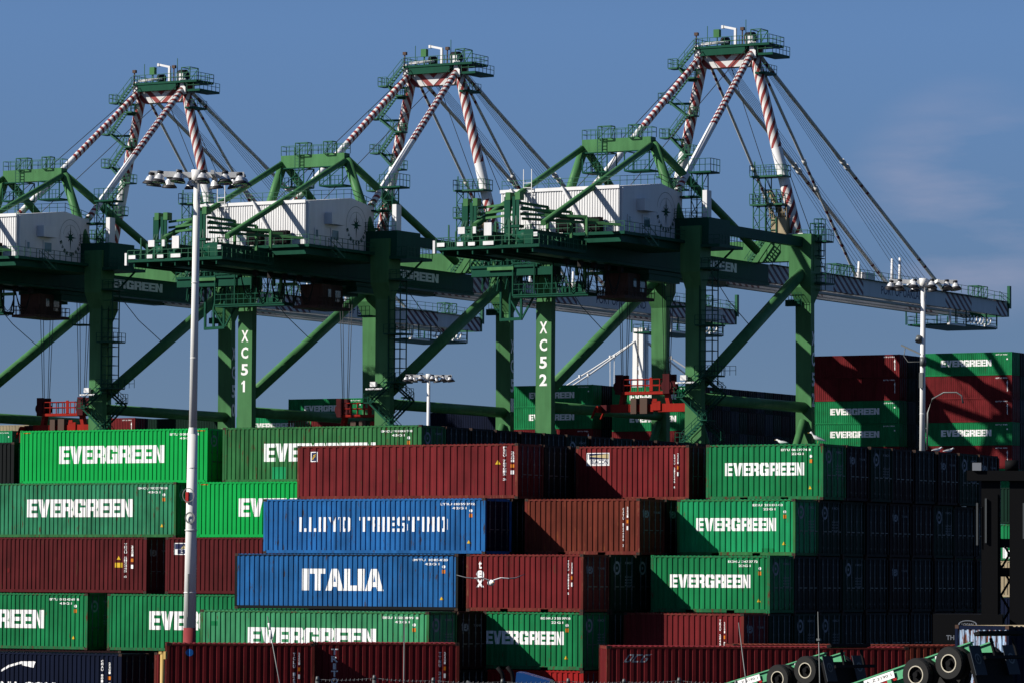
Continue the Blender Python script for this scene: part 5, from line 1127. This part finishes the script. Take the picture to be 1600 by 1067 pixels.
mb = MB(); P = [(math.cos(q * math.pi / 12), math.sin(q * math.pi / 12)) for q in range(24)]
for (xa, za), (xb, zb) in zip(P, P[1:] + P[:1]): mb.quad((-1.35 + xa * .36, -.906, 4.75 + za * .15), (-1.35 + xa * .42, -.906, 4.75 + za * .19), (-1.35 + xb * .42, -.906, 4.75 + zb * .19), (-1.35 + xb * .36, -.906, 4.75 + zb * .15))
flat_text(mb, text_tris('LOGAN', .03), (-1.61, -.906, 4.69), (1, 0, 0), (0, 0, 1), .52, .12); mb.build('emblem', 'dim_white', tm)
# blue road tractor
tr = thing('truck_tractor', 'blue road tractor with a roof fairing and two upright exhaust stacks', 'truck', ground_at(812, 1050, 155), AZ - R(4))
mb = MB(); mb.box(-.25, 1.55, -1.1, 1.1, .9, 2.75); mb.box(1.55, 3.1, -.95, .95, .9, 2.0); mb.bar((1.5, 0, 2.0), (3.1, 0, 1.75), 1.8, .2); cb_ = mb.build('cab', 'tractor_blue', tr)
mb = MB(); pr = [(-.1, 2.75), (1.3, 2.75), (1.15, 2.95), (.2, 3.22), (-.05, 3.25)]
for (xa, za), (xb, zb) in zip(pr, pr[1:] + pr[:1]): mb.quad((xa, -1.0, za), (xa, 1.0, za), (xb, 1.0, zb), (xb, -1.0, zb))
mb.poly([(x, -1.0, z) for x, z in pr]); mb.poly([(x, 1.0, z) for x, z in pr][::-1]); mb.build('roof_fairing', 'tractor_blue', tr)
mb = MB(); mb.box(.55, 1.35, -1.115, -1.1, 1.95, 2.6); mb.build('window', 'glass', cb_); MB().box(1.551, 1.57, -.9, .9, 2.1, 2.65).build('windscreen', 'glass', cb_)
for x, dy in ((-.55, -.75), (-.30, .75)): MB().path([(x, dy, 1.0), (x, dy, 3.0), (x - .04, dy, 3.2), (x - .22, dy, 3.42)], .075, 10).build('exhaust_stack', 'machine', tr)
MB().box(-4.6, 3.0, -.45, .45, .75, 1.0).build('chassis_frame', 'machine', tr)
mb = MB(); mb.box(-1.6, -1.1, -.9, -.6, 1.2, 2.6); mb.box(-2.2, -1.9, -.7, -.3, 1.0, 2.75); mb.bar((-1.2, -.8, 2.5), (-1.9, -.5, 2.9), .08); mb.path([(-.8, -.6, 2.6), (-1.3, -.6, 2.2), (-1.8, -.6, 2.5)], .04); mb.build('air_line_rack', 'steel', tr)
for x in (2.3, -2.6, -3.9):
    for y in (-1.0, 1.0): MB().tube((x, y - .15, .5), (x, y + .15, .5), .5, n=22).build('wheel', 'black', tr)
MB().box(1.3, 1.45, -1.5, -1.25, 2.0, 2.6).build('wing_mirror', 'chrome', tr)
# yellow bollard post
yp = thing('guide_post', 'yellow steel guide post with a hooked top beside the dark boxes', 'post', ground_at(254, 1030, 165))
mb = MB(); zt = at_depth(254, 1019, 165).z; mb.tube((0, 0, 0), (0, 0, zt), .09, n=12); mb.box(-.12, .02, -.1, .1, zt - .05, zt + .04); mb.box(.08, .18, -.06, .06, zt - .25, zt + .05); mb.build('post', 'post_yellow', yp)
# slender rods standing up from below
for a, b_, D, nm in (((418, 962), (437, 1067), 120, 'thin leaning rod with a white upper sleeve before the pale green container'), ((632, 962), (631, 1067), 120, 'thin upright grey rod crossing the letters on the chassis box'), ((1154, 972), (1166, 1067), 118, 'thin leaning rod left of the tilted trailers'), ((1278, 955), (1281, 1067), 118, 'tall thin rod at the rear of the tilted trailer')):
    pa, pb = at_depth(*a, D), at_depth(*b_, D); d = (pb - pa); pe = pa + d * (pa.z / -d.z)
    rd = thing('marker_rod', nm, 'rod', pe); MB().tube((0, 0, 0), pa - pe, .026, .014, n=8).build('rod', 'steel', rd)
    if a[0] == 418: MB().tube((pa - pe) * .965 , (pa - pe) * .93, .034, n=8).build('sleeve', 'white_text', rd); MB().tube((pa - pe) * .93, (pa - pe) * .885, .040, n=8).build('sleeve', 'white_text', rd)
    if a[0] == 1278: MB().box(-.05, .05, -.05, .05, 0, .06).build('clamp', 'steel', rd).location = (pa - pe) * .86
# roadside fence with strands of wire
fe = thing('wire_fence', 'roadside fence of pale posts with thin barbed strands along the bottom', 'fence', ground_at(585, 1050, 110))
o0 = ground_at(585, 1050, 110); tops = [(x, y) for x, y in ((496, 1056), (585, 1054), (677, 1058), (785, 1060), (888, 1059), (975, 1060), (1061, 1058), (1150, 1062))]; TP = []
for x, y in tops:
    q = at_depth(x, y, 110) - o0; TP.append(q); mb = MB(); mb.tube((q.x, q.y, 0), (q.x, q.y, q.z - .12), .055, n=10); mb.tube((q.x, q.y, q.z - .12), q, .06, .035, n=10); mb.build('post', 'steel', fe)
mb = MB()
for dz in (-.07, -.42):
    for a, b_ in zip(TP, TP[1:]):
        mb.path(sag(a + Vector((0, 0, dz)), b_ + Vector((0, 0, dz)), .05, 6), .008, 5)
        for k in range(1, 14): q = a.lerp(b_, k / 14) + Vector((0, 0, dz - .04)); mb.bar(q - Vector((0, 0, .03)), q + Vector((.02, 0, .03)), .012)
mb.build('barbed_wire', 'wire', fe)

# ------------------------------------------------------------------ gulls
def gull(label, p, rz, pose, group=None, s=1.0):
    t = thing('gull', label, 'bird', p, rz, group); mb = MB()
    # body, neck and head: one lofted skin along the spine (local +x is forward)
    if pose == 'stand': sp_ = [(-.30, .10, .012), (-.22, .12, .03), (-.10, .16, .065), (.04, .20, .085), (.14, .25, .07), (.18, .32, .045), (.21, .38, .045), (.25, .395, .040), (.29, .39, .018)]
    elif pose == 'sit': sp_ = [(-.30, .07, .012), (-.20, .09, .04), (-.06, .10, .08), (.08, .11, .085), (.17, .15, .06), (.21, .20, .045), (.26, .21, .04), (.30, .205, .016)]
    else: sp_ = [(-.26, .0, .03), (-.2, 0, .035), (-.1, 0, .06), (.03, .0, .075), (.13, .0, .06), (.19, .015, .045), (.24, .02, .042), (.28, .015, .016)]
    n = 12; base = 0
    for i, (x, z, r) in enumerate(sp_):
        for k in range(n): a = 2 * math.pi * k / n; mb.v.append((x * s, math.cos(a) * r * s, (z + math.sin(a) * r) * s))
    for i in range(len(sp_) - 1):
        for k in range(n): k2 = (k + 1) % n; mb.face((i * n + k, i * n + k2, (i + 1) * n + k2, (i + 1) * n + k), 1 if (pose != 'fly' and i < 3 and 1 <= k <= 4) else 0, True)
    mb.face([k for k in range(n)][::-1], 0); mb.face([(len(sp_) - 1) * n + k for k in range(n)], 0); mb.build('body', ['feather_white', 'feather_grey'], t)
    x, z, r = sp_[-1]; bk = MB(); bk.tube((x * s - .01, 0, z * s), ((x + .07) * s, 0, (z - .012) * s), .014 * s, .004 * s, n=8); bk.build('beak', 'beak', t)
    for sy in (-1, 1):
        e = MB(); hx, hz, hr = sp_[-2]; e.lathe([(0, -.008), (.006, -.005), (.008, 0), (.006, .005), (0, .008)], (hx * s, sy * hr * .93 * s, (hz + .012) * s), n=8); e.build('eye', 'black', t)
    if pose == 'stand':
        for sy in (-1, 1): lg = MB(); lg.tube((.02, sy * .035, .0), (.0, sy * .035, .14), .008, .012, n=6); lg.poly([(.02, sy * .035, .004), (.08, sy * .035 - .025, .004), (.085, sy * .035 + .025, .004)]); lg.build('leg', 'beak', t)
    if pose == 'fly':
        for sy, tip in ((-1, .78), (1, .80)):
            w_ = MB(); st = [(.05, .06, .04, .16), (.22, .115, .06, .155), (.40, .10, .05, .13), (.58, .115, .0, .09), (tip, .175 if sy < 0 else .20, -.09, .015)]; m_ = 8
            for y, z, x0, c in st:
                for k in range(m_): a = 2 * math.pi * k / m_; w_.v.append((x0 + math.cos(a) * c * .5 - c * .15, sy * y, z + math.sin(a) * .014 * (1 if c > .05 else .5)))
            for i in range(len(st) - 1):
                for k in range(m_): k2 = (k + 1) % m_; w_.face((i * m_ + k, i * m_ + k2, (i + 1) * m_ + k2, (i + 1) * m_ + k), 1 if i >= 2 else 0, True)
            w_.face(range((len(st) - 1) * m_, len(st) * m_), 1); w_.build('wing', ['feather_white', 'feather_grey'], t)
    return t
gull('white gull gliding with spread wings in front of the short maroon container', at_depth(767, 910, 96), AZ - R(78), 'fly')
r5t = 5 * TS - .006
pg = on_v(1278, 690, vM[5] + .5); gull('gull standing upright on the corner of the green container', (pg.x, pg.y, r5t), AZ + R(175), 'stand', s=1.3)
pg = on_v(1222, 691, vM[5] + .7); gull('gull sitting low on the green container roof, left of the standing one', (pg.x, pg.y, r5t), AZ + R(160), 'sit')
for px, k, nm in ((1464, 9, 'first of two gulls resting on the dark wall of containers'), (1482, 9, 'second gull resting on the dark wall, just right of the first')):
    ux = ur_of(1286.2, 691.3, vM[5]); vv = None
    d = ray(px, 700); tt = ux / d.x if False else (ux - .3) / d.x; gull(nm, (d.x * tt, d.y * tt, r5t), AZ + R(20), 'sit')
